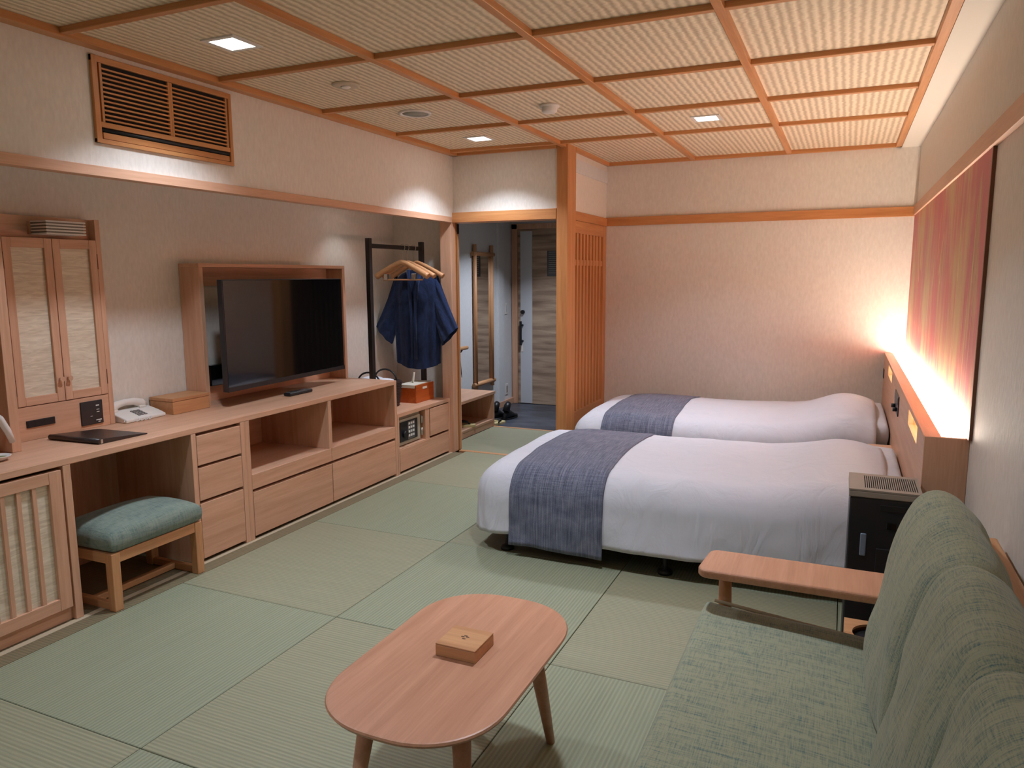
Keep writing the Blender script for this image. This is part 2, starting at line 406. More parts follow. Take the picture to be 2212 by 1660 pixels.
# walls
struct('wall_left', 'wallpaper', B(XS-.05, XS, YF-.1, 5.42, 1.90, 2.52), 'upper left wall above the desk alcove')
struct('wall_alcove', 'wallpaper', B(XA-.1, XA, YF-.1, 5.52, 0, 2.3), 'plaster wall behind the long desk')
struct('wall_alcove_end', 'wallpaper', B(XA, -2.93, 5.42, 5.50, 0, 2.45), 'end wall of the desk alcove')
struct('wall_entrance', 'wallpaper', B(-2.93, -2.0, YD, YD+.12, 1.95, 2.52), 'wall above the entrance opening')
struct('wall_back', 'wallpaper', B(XL-.1, XW+.1, YB, YB+.1, -.1, 2.52), 'plaster wall beyond the far bed')
struct('wall_right', 'wallpaper', B(XW, XW+.1, YF-.1, YB+.1, -.1, 2.52), 'right wall behind headboard and sofa')
struct('wall_front', 'wallpaper', B(XA-.1, XW+.1, YF-.1, YF, -.1, 2.52), 'wall facing the beds at the window end')
struct('wall_side', 'wallpaper', B(XL-.05, XL, 5.53, YB+.1, 1.93, 2.52), 'wall above the lattice door')
struct('wall_hall_left', 'wallpaper_hall', B(XH-.1, XH, 5.50, YH+.1, -.2, 2.3), 'white wall of the entrance hall')
whr = struct('wall_hall_right', 'walnut', B(-2.02, -1.99, 5.50, YH+.1, -.2, 2.3), 'hall wall behind the lattice door')  # dark walnut colour on wall and slats stands in for the unlit lattice back
for k in range(9): part(whr, 'slat', 'walnut', B(-2.034, -2.02, 5.60+.085*k, 5.64+.085*k, .02, 1.86))
struct('wall_hall_end', 'wallpaper_hall', MB().box(XH-.1, -3.62, YH, YH+.1, -.2, 2.3).box(-3.62, -1.9, YH, YH+.1, 2.06, 2.3).box(-2.62, -1.9, YH, YH+.1, -.2, 2.06), 'end wall of the hall around the door')
struct('ceiling_hall', 'wallpaper_hall', B(XH-.1, -1.95, 5.48, YH+.1, 2.24, 2.34), 'white ceiling of the entrance hall')
struct('wall_hall_pilaster', 'wallpaper_hall', B(XH, XH+.025, 7.86, 8.0, ZH, 2.24), 'shallow white pilaster in the hall')
struct('baseboard_hall', 'beechY', MB().box(XH, XH+.012, 6.6, 7.86, ZH, ZH+.07).box(XH, XH+.03, 7.86, YH, ZH, ZH+.07), 'wooden baseboard of the hall', bevel=.002)

struct('ceiling_alcove', 'wallpaper', B(XA, XS-.05, YF-.1, 5.42, 1.99, 2.09), 'ceiling of the desk alcove')
# timber trims
struct('trim_1', 'beechY', B(XS-.05, XS+.012, YF, 5.32, 1.874, 1.917), 'wooden edge along the alcove soffit', bevel=.002)
struct('trim_2', 'hinokiX', B(-2.905, -2.02, YD-.02, YD+.14, 1.874, 1.952), 'lintel over the entrance opening', bevel=.002)
struct('trim_3', 'hinokiX', B(XL, XW, YB-.02, YB, 1.878, 1.95), 'wooden rail across the back wall', bevel=.002)
struct('trim_4', 'hinokiY', B(XL-.04, XL+.012, 5.53, YB, 1.877, 1.945), 'wooden rail above the lattice door', bevel=.002)
struct('trim_5', 'beechY', B(XW-.022, XW, YF, YB-.02, 1.884, 1.955), 'wooden rail along the right wall', bevel=.002)
struct('trim_6', 'hinokiZ', B(-2.018, -1.928, 5.345, 5.53, 0, 2.415), 'square timber post beside the entrance', bevel=.004)
struct('trim_7', 'beechZ', B(-3.008, -2.907, 5.32, 5.44, 0, 1.90), 'timber pillar at the end of the alcove', bevel=.003)
struct('trim_8', 'frame_dark', B(XW-.012, XW, 3.085, 3.10, .85, 1.884), 'dark edge strip of the mural')

# sliding door leaf standing open in its pocket
d3 = struct('door_3', 'hinokiZ', B(-2.936, -2.905, 5.385, 5.45, .003, 1.873), 'edge of the open sliding door', bevel=.003)
part(d3, 'groove', 'frame_dark', B(-2.9055, -2.9035, 5.40, 5.408, .003, 1.873))
part(d3, 'catch', 'black_matte', B(-2.9045, -2.895, 5.415, 5.44, 1.79, 1.868), bevel=.002)

# lattice door
d2 = sroot('door_2', 'timber lattice sliding door')
Y0, Y1 = 5.532, 6.418
part(d2, 'stile', 'hinokiZ', B(XL-.03, XL+.004, Y0, 5.576, .003, 1.876), bevel=.002)
part(d2, 'stile', 'hinokiZ', B(XL-.03, XL+.004, 6.33, Y1, .003, 1.876), bevel=.002)
part(d2, 'rail', 'hinokiY', B(XL-.03, XL+.003, 5.576, 6.33, 1.782, 1.876), bevel=.002)
part(d2, 'rail', 'hinokiY', B(XL-.03, XL-.004, 5.576, 6.33, 1.53, 1.576), bevel=.002)
part(d2, 'rail', 'hinokiY', B(XL-.03, XL+.003, 5.576, 6.33, .003, .36), bevel=.002)
part(d2, 'backing', 'hinokiZ', B(XL-.034, XL-.018, 5.576, 6.33, .36, 1.782))
pitch = (6.33-5.576)/9
sl = None
for k in range(8):
    yc = 5.576+pitch*(k+1)-.001
    if sl is None: sl = part(d2, 'slat', 'hinokiZ', B(XL-.018, XL+.001, yc-.02, yc+.02, .36, 1.782), bevel=.002)
    else: twin(sl, d2, (0, pitch*k, 0))

# entrance door
d1 = sroot('door_1', 'wood-grained entrance door with a white vertical strip')
part(d1, 'door_frame', 'beechZ', MB().box(-3.69, -3.62, YH-.03, YH+.05, ZH, 2.06).box(-3.69, -2.6, YH-.03, YH+.05, 2.0, 2.06), bevel=.003)
leaf = part(d1, 'leaf', 'doorgrain', B(-3.618, -2.62, YH-.01, YH+.04, ZH+.004, 2.0), bevel=.002)
part(d1, 'white_strip', 'white_paint', B(-3.582, -3.43, YH-.016, YH-.01, ZH+.01, 1.975))
lk = part(d1, 'lock', 'black_matte', MB().tube([(-3.548, YH-.016, 1.02), (-3.548, YH-.045, 1.02)], .024, 16))
hd = part(d1, 'handle', 'black_matte', MB().box(-3.575, -3.55, YH-.07, YH-.05, .62, .91).tube([(-3.555, YH-.016, .86), (-3.555, YH-.06, .86)], .014, 10).tube([(-3.555, YH-.016, .67), (-3.555, YH-.06, .67)], .014, 10), bevel=.002)
part(d1, 'card_plate', 'ivory', B(-3.572, -3.545, YH-.02, YH-.016, .54, .64))
nt = part(d1, 'notice', 'notice', B(-3.24, -3.03, YH-.016, YH-.01, 1.445, 1.742))
lines = MB()
for k in range(11):
    z = 1.725-.024*k
    lines.box(-3.22, -3.22+.16*(.55+.45*random.random()), YH-.0175, YH-.016, z-.004, z+.004)
part(nt, 'printed_lines', 'notice_line', lines)

# ================================================================== LIGHTS IN THE CEILING
def downlight(x, y, label, energy=DOWN_W, z=2.416, size=.13, col=DOWN_COL, group=None):
    r = root('ceiling_light', label, 'ceiling light', (x, y, z), group)
    h, o = size/2, size/2+.022
    fr = MB().box(x-o, x+o, y-o, y-h, z-.006, z).box(x-o, x+o, y+h, y+o, z-.006, z).box(x-o, x-h, y-h, y+h, z-.006, z).box(x+h, x+o, y-h, y+h, z-.006, z)
    part(r, 'frame', 'white_plastic', fr)
    part(r, 'diffuser', 'lamp_face', B(x-h, x+h, y-h, y+h, z-.003, z))
    ld = bpy.data.lights.new('lamp', 'AREA'); ld.shape = 'SQUARE'; ld.size = size*.9; ld.energy = energy; ld.color = col; ld.spread = math.radians(114)
    lo = bpy.data.objects.new('lamp', ld); COL.objects.link(lo); lo.parent = r; lo.location = (0, 0, -.012)
    return r
g = 'square ceiling downlights'
downlight(-2.39, 2.51, 'square downlight in the ceiling above the louvred air vent', group=g)
downlight(-2.43, 4.89, 'square downlight in front of the entrance opening', group=g)
downlight(-.85, 4.88, 'square downlight above the foot of the far bed', group=g)
downlight(-.85, 2.51, 'square downlight above the coffee table', group=g)
downlight(-2.39, .12, 'square downlight near the window end over the desk side', energy=DOWN_W*.65, group=g)
downlight(-.85, .12, 'square downlight near the window end over the sofa side', energy=DOWN_W*.65, group=g)
downlight(-2.85, 7.2, 'unseen square downlight added to light the entrance hall', energy=HALL_W, z=2.24, size=.12, col=HALL_COL, group=g)  # no visible source here: lamp added to brighten the hall
def alcove_spot(x, y, z, label, energy):
    r = root('ceiling_light', label, 'ceiling light', (x, y, z), 'round alcove spotlights')
    part(r, 'rim', 'white_plastic', MB().lathe([(.034, 0), (.046, 0), (.046, -.004), (.034, -.005), (.034, 0)], (x, y, z), 24))
    part(r, 'lens', 'lamp_face' if energy else 'ivory', MB().lathe([(0, -.001), (.034, -.001)], (x, y, z), 20))
    if energy:
        ld = bpy.data.lights.new('lamp', 'SPOT'); ld.energy = energy; ld.color = (.82, .93, 1.0); ld.spot_size = math.radians(104); ld.spot_blend = .6; ld.shadow_soft_size = .03
        lo = bpy.data.objects.new('lamp', ld); COL.objects.link(lo); lo.parent = r; lo.location = (0, 0, -.012)
alcove_spot(-3.26, 4.62, 1.989, 'small round spotlight in the alcove ceiling above the clothes rack', 4.0)
alcove_spot(-3.26, 2.35, 1.989, 'small unlit round spotlight in the alcove ceiling above the mirror cabinet', 0)
dz = 2.416
r = root('fire_detector', 'flat round fire detector on the ceiling', 'detector', (-2.375, 3.264, dz))
part(r, 'base', 'detector_beige', MB().lathe([(0, 0), (.07, 0), (.07, -.007), (.058, -.012), (0, -.013)], (-2.375, 3.264, dz), 28))
part(r, 'sensor', 'ivory', MB().lathe([(0, -.0125), (.026, -.013), (.018, -.019), (0, -.02)], (-2.375, 3.264, dz), 20))
r = root('ceiling_speaker', 'round grey ceiling speaker with a white rim', 'speaker', (-2.407, 3.987, dz))
part(r, 'rim', 'white_plastic', MB().lathe([(.078, -.002), (.078, -.008), (.095, -.010), (.1, 0), (.078, 0)], (-2.407, 3.987, dz), 30))
part(r, 'grille', 'speaker_grey', MB().lathe([(0, 0), (.08, 0), (.08, -.005), (0, -.006)], (-2.407, 3.987, dz), 28))
r = root('smoke_detector', 'small white domed smoke detector on the ceiling', 'detector', (-1.605, 4.132, dz))
part(r, 'base', 'white_plastic', MB().lathe([(0, 0), (.057, 0), (.057, -.014), (0, -.014)], (-1.605, 4.132, dz), 24))
part(r, 'dome', 'white_plastic', MB().lathe([(.044, -.014), (.044, -.036), (.034, -.045), (0, -.046)], (-1.605, 4.132, dz), 24))

# ================================================================== AIR VENT
x = XS
r = root('air_vent', 'wooden louvred air conditioner vent on the upper wall', 'air vent', (x, 2.62, 2.01))
y0, y1, z0, z1 = 2.235, 3.003, 2.012, 2.364
parts(r, 'frame_rail', 'hinokiY', ((x, x+.016, y0, y1, z1-.026, z1), (x, x+.016, y0, y1, z0, z0+.018)), .002)
parts(r, 'frame_stile', 'hinokiZ', ((x, x+.0162, y0, y0+.026, z0, z1), (x, x+.0162, y1-.02, y1, z0, z1)), .002)
part(r, 'cavity', 'cavity', B(x, x+.002, y0+.02, y1-.015, z0+.01, z1-.02))
part(r, 'cross_rail', 'hinokiY', B(x, x+.014, y0+.026, y1-.02, 2.078, 2.10), bevel=.002)
part(r, 'lower_panel', 'hinokiY', B(x, x+.012, y0+.034, y1-.026, z0+.02, 2.058), bevel=.002)
part(r, 'roller', 'black_matte', MB().tube([(x+.006, y0+.03, 2.068), (x+.006, y1-.024, 2.068)], .008, 8))
ym = 2.628
for a, b in ((y0+.04, ym-.006), (ym+.006, y1-.034)):
    gp = parts(r, 'grille_stile', 'hinokiZ', ((x+.003, x+.015, a-.006, a+.006, 2.10, z1-.027), (x+.003, x+.015, b-.006, b+.006, 2.10, z1-.027)), .001, 1)[0]
    s0 = None
    for k in range(12):
        z = 2.112+k*.0186
        if s0 is None: s0 = part(gp, 'slat', 'hinokiY', B(x+.005, x+.015, a+.006, b-.006, z-.0034, z+.0034))
        else: twin(s0, gp, (0, 0, k*.0186))

# ================================================================== LEFT FURNITURE RUN
XC = -2.94
solo('worktop', 'long beech worktop running along the alcove wall', 'worktop', 'beechY', B(XA+.002, XC, 1.0, 4.525, .676, .706), bevel=.003)
# refrigerator cabinet with slatted paper door
r = root('fridge_cabinet', 'beech cabinet with a slatted paper-panelled door', 'cabinet', (-3.2, 1.6, 0))
part(r, 'side_panel', 'beechZ', MB().box(XA+.005, XC, 1.988, 2.022, 0, .6755), bevel=.002)
part(r, 'side_panel', 'beechZ', MB().box(XA+.005, XC, 1.18, 1.21, 0, .6755), bevel=.002)
part(r, 'toe_board', 'beechY', B(-2.99, -2.965, 1.21, 1.988, 0, .09))
part(r, 'bottom', 'beechY', B(XA+.01, -2.97, 1.21, 1.988, .06, .08))
d = part(r, 'door', 'washi', B(-2.962, -2.954, 1.275, 1.925, .11, .615), label='paper panel door')
parts(d, 'stile', 'beechZ', ((-2.965, XC+.002, 1.925, 1.978, .064, .662), (-2.965, XC+.002, 1.22, 1.275, .064, .662)), .002)
parts(d, 'rail', 'beechY', ((-2.965, XC+.001, 1.275, 1.925, .612, .662), (-2.965, XC+.001, 1.275, 1.925, .064, .116)), .002)
s0 = None
for k in range(10):
    yy = 1.862-.0622*k
    if s0 is None: s0 = part(d, 'slat', 'beechZ', B(-2.954, XC-.002, yy-.008, yy+.008, .116, .612))
    else: twin(s0, d, (0, -.0622*k, 0))
# knee-space back panel belongs to the drawer unit
r = root('drawer_unit', 'narrow beech unit of three stacked drawers', 'drawer unit', (-3.2, 2.83, 0))
part(r, 'side_panel', 'beechZ', B(XA+.005, XC, 2.657, 2.687, 0, .6755), bevel=.002)
part(r, 'back_panel', 'beechZ', B(XA+.005, XA+.02, 2.024, 2.657, 0, .6755))
part(r, 'side_panel', 'beechZ', B(XA+.005, XC, 2.99, 3.02, 0, .6755), bevel=.002)
part(r, 'carcass', 'frame_dark', B(XA+.02, -2.972, 2.687, 2.99, .012, .674))
for z0, z1 in ((.508, .660), (.324, .494), (.018, .308)):
    part(r, 'drawer', 'beechY', B(-2.97, XC+.001, 2.690, 2.985, z0, z1), bevel=.002)
# television cabinet: two niches above two wide drawers
r = root('tv_cabinet', 'wide beech cabinet with two open niches over drawers', 'cabinet', (-3.2, 3.77, 0))
part(r, 'side_panel', 'beechZ', B(XA+.005, XC, 3.021, 3.055, 0, .6755), bevel=.002)
part(r, 'side_panel', 'beechZ', B(XA+.005, XC+.001, 4.492, 4.522, 0, .6755), bevel=.002)
part(r, 'divider', 'beechZ', B(XA+.02, XC, 3.737, 3.768, .368, .6755), bevel=.002)
part(r, 'niche_back', 'beechY', B(XA+.005, XA+.02, 3.055, 4.492, .02, .6755))
part(r, 'niche_floor', 'beechY', B(XA+.02, -2.965, 3.055, 4.492, .345, .368))
part(r, 'carcass', 'frame_dark', B(XA+.02, -2.972, 3.057, 4.490, .012, .344))
for a, b in ((3.056, 3.755), (3.758, 4.491)):
    part(r, 'fascia', 'beechY', B(-2.968, XC+.0005, a, b, .286, .370), bevel=.0015, seg=1)
    part(r, 'drawer', 'beechY', B(-2.97, XC+.001, a+.003, b-.002, .018, .268), bevel=.002)
# low cabinet with the safe
r = root('low_cabinet', 'low beech cabinet beside the pillar holding the safe', 'cabinet', (-3.2, 4.91, 0))
ZL = .455
part(r, 'top', 'beechY', B(XA+.002, XC, 4.526, 5.318, ZL-.028, ZL), bevel=.002)
part(r, 'side_panel', 'beechZ', B(XA+.005, XC, 4.526, 4.545, 0, ZL-.028), bevel=.001, seg=1)
part(r, 'side_panel', 'beechZ', B(XA+.005, XC, 5.292, 5.318, 0, ZL-.028), bevel=.001, seg=1)
part(r, 'partition', 'beechZ', B(XA+.02, XC-.004, 4.925, 4.985, .19, ZL-.028))
part(r, 'shelf', 'beechY', B(XA+.02, XC-.001, 4.545, 4.985, .168, .19))
part(r, 'carcass', 'frame_dark', MB().box(XA+.02, -2.975, 4.547, 5.29, .012, .166).box(XA+.02, -2.975, 4.987, 5.29, .166, ZL-.03))
part(r, 'door', 'beechY', B(-2.97, XC+.001, 4.992, 5.288, .200, .418), bevel=.002)
part(r, 'drawer', 'beechY', B(-2.97, XC+.001, 4.548, 5.288, .018, .182), bevel=.002)
# safe
r = root('safe', 'small beige steel safe with a keypad', 'safe', (-3.15, 4.73, .1905))
part(r, 'body', 'safe_paint', B(-3.35, -2.985, 4.565, 4.90, .1915, .418), bevel=.004)
d = part(r, 'door', 'safe_paint', B(-2.985, -2.972, 4.575, 4.895, .20, .395), bevel=.003)
pl = part(d, 'lock_panel', 'black_plastic', B(-2.972, -2.966, 4.60, 4.845, .225, .375), bevel=.002)
part(pl, 'dial', 'black_matte', MB().tube([(-2.966, 4.655, .28), (-2.945, 4.655, .28)], .026, 18))
part(pl, 'keypad', 'keypad_grey', B(-2.9662, -2.963, 4.70, 4.80, .232, .368))
keys = None
for a in range(3):
    for b in range(4):
        dd = (0, .03*a, -.031*b)
        if keys is None: keys = part(pl, 'key', 'print_white', B(-2.963, -2.960, 4.708, 4.728, .344, .360))
        else: twin(keys, pl, dd)
for z in (.255, .35): part(d, 'hinge', 'steel', MB().tube([(-2.966, 4.906, z-.03), (-2.966, 4.906, z+.03)], .009, 10))

# ------------------------------------------------------------------ dressing cabinet
XM = -3.41
r = root('dressing_cabinet', 'tall beech mirror cabinet with two paper-panelled doors', 'cabinet', (-3.46, 2.35, .7065))
part(r, 'side_panel', 'beechZ', B(XA+.002, XM, 2.085, 2.122, .7065, 1.735), bevel=.002)
part(r, 'side_panel', 'beechZ', B(XA+.002, XM, 2.582, 2.609, .7065, 1.735), bevel=.002)
part(r, 'back_panel', 'beechY', B(XA+.002, XM-.045, 2.122, 2.582, 1.63, 1.735))
part(r, 'carcass', 'beechZ', B(XA+.002, XM-.022, 2.122, 2.582, .71, 1.632))
lp = part(r, 'lower_panel', 'beechY', B(XM-.022, XM-.002, 2.122, 2.582, .7065, .864), bevel=.001, seg=1)
def vdoor(a, b, knob_y):
    z0, z1 = .867, 1.634
    w = .037
    d = part(r, 'door', 'washi', B(XM-.016, XM-.010, a+w-.004, b-w+.004, z0+.03, z1-.038), label='paper panel door')
    parts(d, 'stile', 'beechZ', ((XM-.02, XM+.002, a, a+w, z0, z1), (XM-.02, XM+.002, b-w, b, z0, z1)), .002)
    parts(d, 'rail', 'beechY', ((XM-.02, XM+.0015, a+w, b-w, z1-.045, z1), (XM-.02, XM+.0015, a+w, b-w, z0, z0+.04)), .0015, 1)
    part(d, 'knob', 'beechX', MB().tube([(XM+.001, knob_y, .973), (XM+.012, knob_y, .973), (XM+.022, knob_y, .973)], [.007, .008, .0125], 14))
vdoor(2.125, 2.352, 2.333); vdoor(2.355, 2.580, 2.374)
for yy in (2.1235, 2.5812):
    for zz in (1.53, .955): part(r, 'hinge', 'frame_dark', B(XM-.004, XM+.003, yy-.002, yy+.002, zz-.037, zz+.037))
s = part(lp, 'power_socket', 'black_plastic', B(XM-.003, XM+.004, 2.155, 2.29, .766, .799), bevel=.0015)
parts(lp, 'socket_face', 'black_matte', ((XM+.004, XM+.005, 2.160, 2.187, .770, .795), (XM+.004, XM+.005, 2.191, 2.238, .770, .795), (XM+.004, XM+.005, 2.242, 2.286, .770, .795)))
pn = part(lp, 'control_panel', 'black_plastic', B(XM-.003, XM+.005, 2.422, 2.540, .725, .843), bevel=.002)
part(lp, 'control_print', 'print_white', MB().box(XM+.005, XM+.0058, 2.503, 2.520, .815, .821).box(XM+.005, XM+.0058, 2.505, 2.520, .796, .7985).box(XM+.005, XM+.0058, 2.505, 2.520, .784, .787).box(XM+.005, XM+.0058, 2.470, 2.482, .766, .7685).box(XM+.005, XM+.0058, 2.499, 2.529, .742, .747).box(XM+.005, XM+.0058, 2.510, 2.522, .733, .737), kind='stuff')
# vanity lamp (switched off) on the recessed back board
r = root('vanity_lamp', 'slatted white vanity lamp above the paper-panelled doors', 'wall lamp', (-3.39, 2.38, 1.65))
part(r, 'backplate', 'beechY', B(-3.4545, -3.44, 2.275, 2.48, 1.652, 1.71))
part(r, 'shade', 'grille_grey', B(-3.44, -3.338, 2.287, 2.468, 1.652, 1.71))
s0 = None
for k in range(5):
    if s0 is None: s0 = part(r, 'slat', 'white_plastic', B(-3.44, -3.33, 2.28, 2.476, 1.6495, 1.6565), bevel=.001, seg=1)
    else: twin(s0, r, (0, 0, .0138*k))
# shelf unit continuing to the left
r = root('shelf_unit', 'beech wall unit with an open bay for the tea things', 'shelf unit', (-3.37, 1.6, .7065))
part(r, 'upper_cupboard', 'beechZ', B(XA+.002, -3.238, 1.20, 1.972, 1.22, 1.74), bevel=.002)
part(r, 'side_panel', 'beechZ', B(XA+.002, -3.236, 1.17, 1.20, .7065, 1.74), bevel=.002)
part(r, 'side_panel', 'beechZ', B(XA+.002, -3.236, 1.974, 2.016, .7065, 1.74), bevel=.002)
part(r, 'back_panel', 'ashZ', B(XA+.002, XA+.014, 1.20, 1.973, .7065, 1.22))
# kettle and cup in the bay, half out of the picture
kx, ky = -3.22, 1.80
r = root('kettle', 'white electric kettle standing in the open bay', 'kettle', (kx, ky, .7065))
part(r, 'body', 'white_plastic', MB().lathe([(0, 0), (.062, 0), (.066, .02), (.062, .10), (.05, .17), (.035, .19), (0, .192)], (kx-.02, ky-.05, .7065), 28))
hp = [(-3.20, 1.84, .90), (-3.19, 1.874, .905), (-3.185, 1.906, .87), (-3.185, 1.932, .815), (-3.185, 1.948, .765)]
part(r, 'handle', 'white_plastic', MB().tube([(-3.22, 1.78, .88), (-3.21, 1.81, .895)]+hp, [.012, .014, .014, .015, .015, .014, .012], 12))
r = root('teacup', 'shallow white cup of green tea leaves on the worktop', 'cup', (-3.15, 1.862, .7065))
part(r, 'bowl', 'white_plastic', MB().lathe([(0, 0), (.022, 0), (.045, .018), (.047, .022), (.043, .022), (.022, .005), (0, .005)], (-3.15, 1.862, .7065), 26))
part(r, 'tea', 'tea_green', MB().lathe([(0, .014), (.034, .014)], (-3.15, 1.862, .7065), 20))

# ------------------------------------------------------------------ television
XF = -3.353
r = root('tv_surround', 'beech box frame around the television', 'tv frame', (-3.43, 3.84, .7065))
y0, y1, z0, z1 = 3.163, 4.514, .7065, 1.53
part(r, 'side_panel', 'beechZ', B(XA+.002, XF, y0, y0+.03, z0, z1-.022), bevel=.002)
part(r, 'side_panel', 'beechZ', B(XA+.002, XF, y1-.03, y1, z0, z1-.022), bevel=.002)
part(r, 'top_panel', 'beechY', B(XA+.002, XF, y0, y1, z1-.022, z1), bevel=.002)
part(r, 'back_board', 'beechY', MB().box(XA+.002, XA+.014, y0+.03, y1-.03, 1.40, z1-.022).box(XA+.002, XA+.014, y0+.03, y1-.03, z0, .80))
A, Bq = Vector((-3.196, 3.172)), Vector((-3.254, 4.337))
td = (Bq-A).normalized(); tn = Vector((td.y, -td.x))
def tvbox(mb, s0, s1, n0, n1, z0, z1):
    c = [A+td*s0+tn*n0, A+td*s1+tn*n0, A+td*s1+tn*n1, A+td*s0+tn*n1]
    return mb.add([(p.x, p.y, z) for z in (z0, z1) for p in c], [(0,3,2,1),(4,5,6,7),(0,1,5,4),(1,2,6,5),(2,3,7,6),(3,0,4,7)])
wt = (Bq-A).length
r = root('television', 'flat black television mounted in the beech frame', 'television', (-3.3, 3.75, .79))
part(r, 'casing', 'black_plastic', tvbox(MB(), 0, wt, -.035, 0, .797, 1.438), bevel=.003)
part(r, 'screen', 'screen', tvbox(MB(), .006, wt-.006, 0, .002, .825, 1.432))
part(r, 'lower_bezel', 'black_iron', tvbox(MB(), 0, wt, -.002, .006, .797, .824), bevel=.002)
part(r, 'wall_arm', 'black_matte', tvbox(MB(), .12, .95, -.10, -.035, .90, 1.30).box(XA+.003, -3.29, 3.55, 4.1, 1.0, 1.2), bevel=.004)
solo('media_box', 'small black box on the wall behind the television', 'media box', 'black_gloss', B(XA+.003, XA+.05, 3.31, 3.62, .80, .925), bevel=.003)
# remote control
r = root('remote_control', 'dark grey remote control lying on the worktop', 'remote control', (-3.18, 3.75, .7065))
part(r, 'body', 'black_plastic', MB().box(-3.208, -3.152, 3.64, 3.86, .7065, .728), bevel=.008, seg=3)
part(r, 'button_face', 'key_grey', B(-3.20, -3.16, 3.655, 3.80, .728, .7295))
kk = None
for a in range(3):
    for b in range(6):
        if kk is None: kk = part(r, 'button', 'black_matte', B(-3.196, -3.186, 3.665, 3.677, .7295, .731))
        else: twin(kk, r, (.012*a, .021*b, 0))
# wooden box
r = root('wooden_box', 'pale wooden lidded box beside the telephone', 'box', (-3.41, 3.03, .7065))
part(r, 'body', 'ashY', B(-3.498, -3.324, 2.898, 3.155, .7065, .776), bevel=.002)
part(r, 'lid', 'ashY', B(-3.500, -3.322, 2.896, 3.157, .777, .795), bevel=.002)
# telephone
r = root('telephone', 'ivory push-button telephone on the worktop', 'telephone', (-3.43, 2.73, .7065))
z = .7065
base = MB().prism([(-3.345, z), (-3.345, z+.018), (-3.40, z+.034), (-3.47, z+.05), (-3.50, z+.05), (-3.50, z)], 1, 2.622, 2.868)
part(r, 'base', 'ivory', base, bevel=.006, seg=3)
hs = MB().tube([(-3.475, 2.636, z+.052), (-3.475, 2.645, z+.068), (-3.475, 2.675, z+.082), (-3.475, 2.72, z+.088), (-3.475, 2.78, z+.084), (-3.475, 2.82, z+.07), (-3.475, 2.838, z+.054)], [.020, .025, .019, .017, .019, .025, .020], 14)
part(r, 'handset', 'ivory', hs)
part(r, 'cradle', 'ivory', MB().box(-3.498, -3.452, 2.63, 2.665, z+.046, z+.06).box(-3.498, -3.452, 2.795, 2.835, z+.046, z+.06), bevel=.004)
kk = None
for a in range(3):
    for b in range(4):
        if kk is None: kk = part(r, 'key', 'key_grey', MB().prism([(-3.432, z+.0405), (-3.432, z+.0455), (-3.42, z+.0428), (-3.42, z+.0385)], 1, 2.715, 2.729))
        else: twin(kk, r, (.0175*b, .02*a, -.0048*b))
cp = [(-3.36+.02*math.sin(t*2.2)+.006*math.cos(t*40), 2.615+.16*t, z+.008+.006*math.sin(t*40)) for t in [i/90 for i in range(91)]]
part(r, 'cord', 'ivory', MB().tube(cp, .0028, 5))
# leather folder
r = root('leather_folder', 'dark leather guest folder lying on the worktop', 'folder', (-3.21, 2.37, .7065))
q = [(-3.345, 2.215), (-3.037, 2.238), (-3.030, 2.484), (-3.338, 2.462)]
def slab(q, z0, zt): return MB().add([(p[0], p[1], z0) for p in q]+[(p[0], p[1], zz) for p, zz in zip(q, zt)], [(0,1,2,3),(7,6,5,4),(0,4,5,1),(1,5,6,2),(2,6,7,3),(3,7,4,0)])
part(r, 'cover', 'leather', slab(q, .7065, (.731, .731, .712, .712)), bevel=.003)
part(r, 'spine', 'leather', MB().tube([(-3.345, 2.217, .719), (-3.037, 2.240, .719)], .0125, 12))
part(r, 'metal_corner', 'steel', MB().box(-3.046, -3.034, 2.240, 2.252, .709, .728), bevel=.002)

# ------------------------------------------------------------------ stool
r = root('stool', 'low upholstered stool with a wooden frame', 'stool', (-3.02, 2.35, 0))
sx0, sx1, sy0, sy1 = -3.20, -2.842, 2.10, 2.60
lw = .042
l0 = part(r, 'leg', 'ashZ', B(sx1-lw, sx1, sy0, sy0+lw, 0, .262), bevel=.003)
for dx, dy in ((0, sy1-sy0-lw), (sx0-sx1+lw, 0), (sx0-sx1+lw, sy1-sy0-lw)): twin(l0, r, (dx, dy, 0))
parts(r, 'seat_rail', 'ashY', ((sx1-.03, sx1-.004, sy0+lw, sy1-lw, .215, .262), (sx0+.004, sx0+.03, sy0+lw, sy1-lw, .215, .262)), .002)
parts(r, 'seat_rail', 'ashX', ((sx0+lw, sx1-lw, sy0+.004, sy0+.03, .215, .262), (sx0+lw, sx1-lw, sy1-.03, sy1-.004, .215, .262)), .002)
parts(r, 'foot_rail', 'ashX', ((sx0+lw, sx1-lw, sy0+.008, sy0+.034, .0, .034), (sx0+lw, sx1-lw, sy1-.034, sy1-.008, .0, .034)), .002)
part(r, 'stretcher', 'ashY', B(-3.035, -3.005, sy0+.034, sy1-.034, .004, .032), bevel=.002)
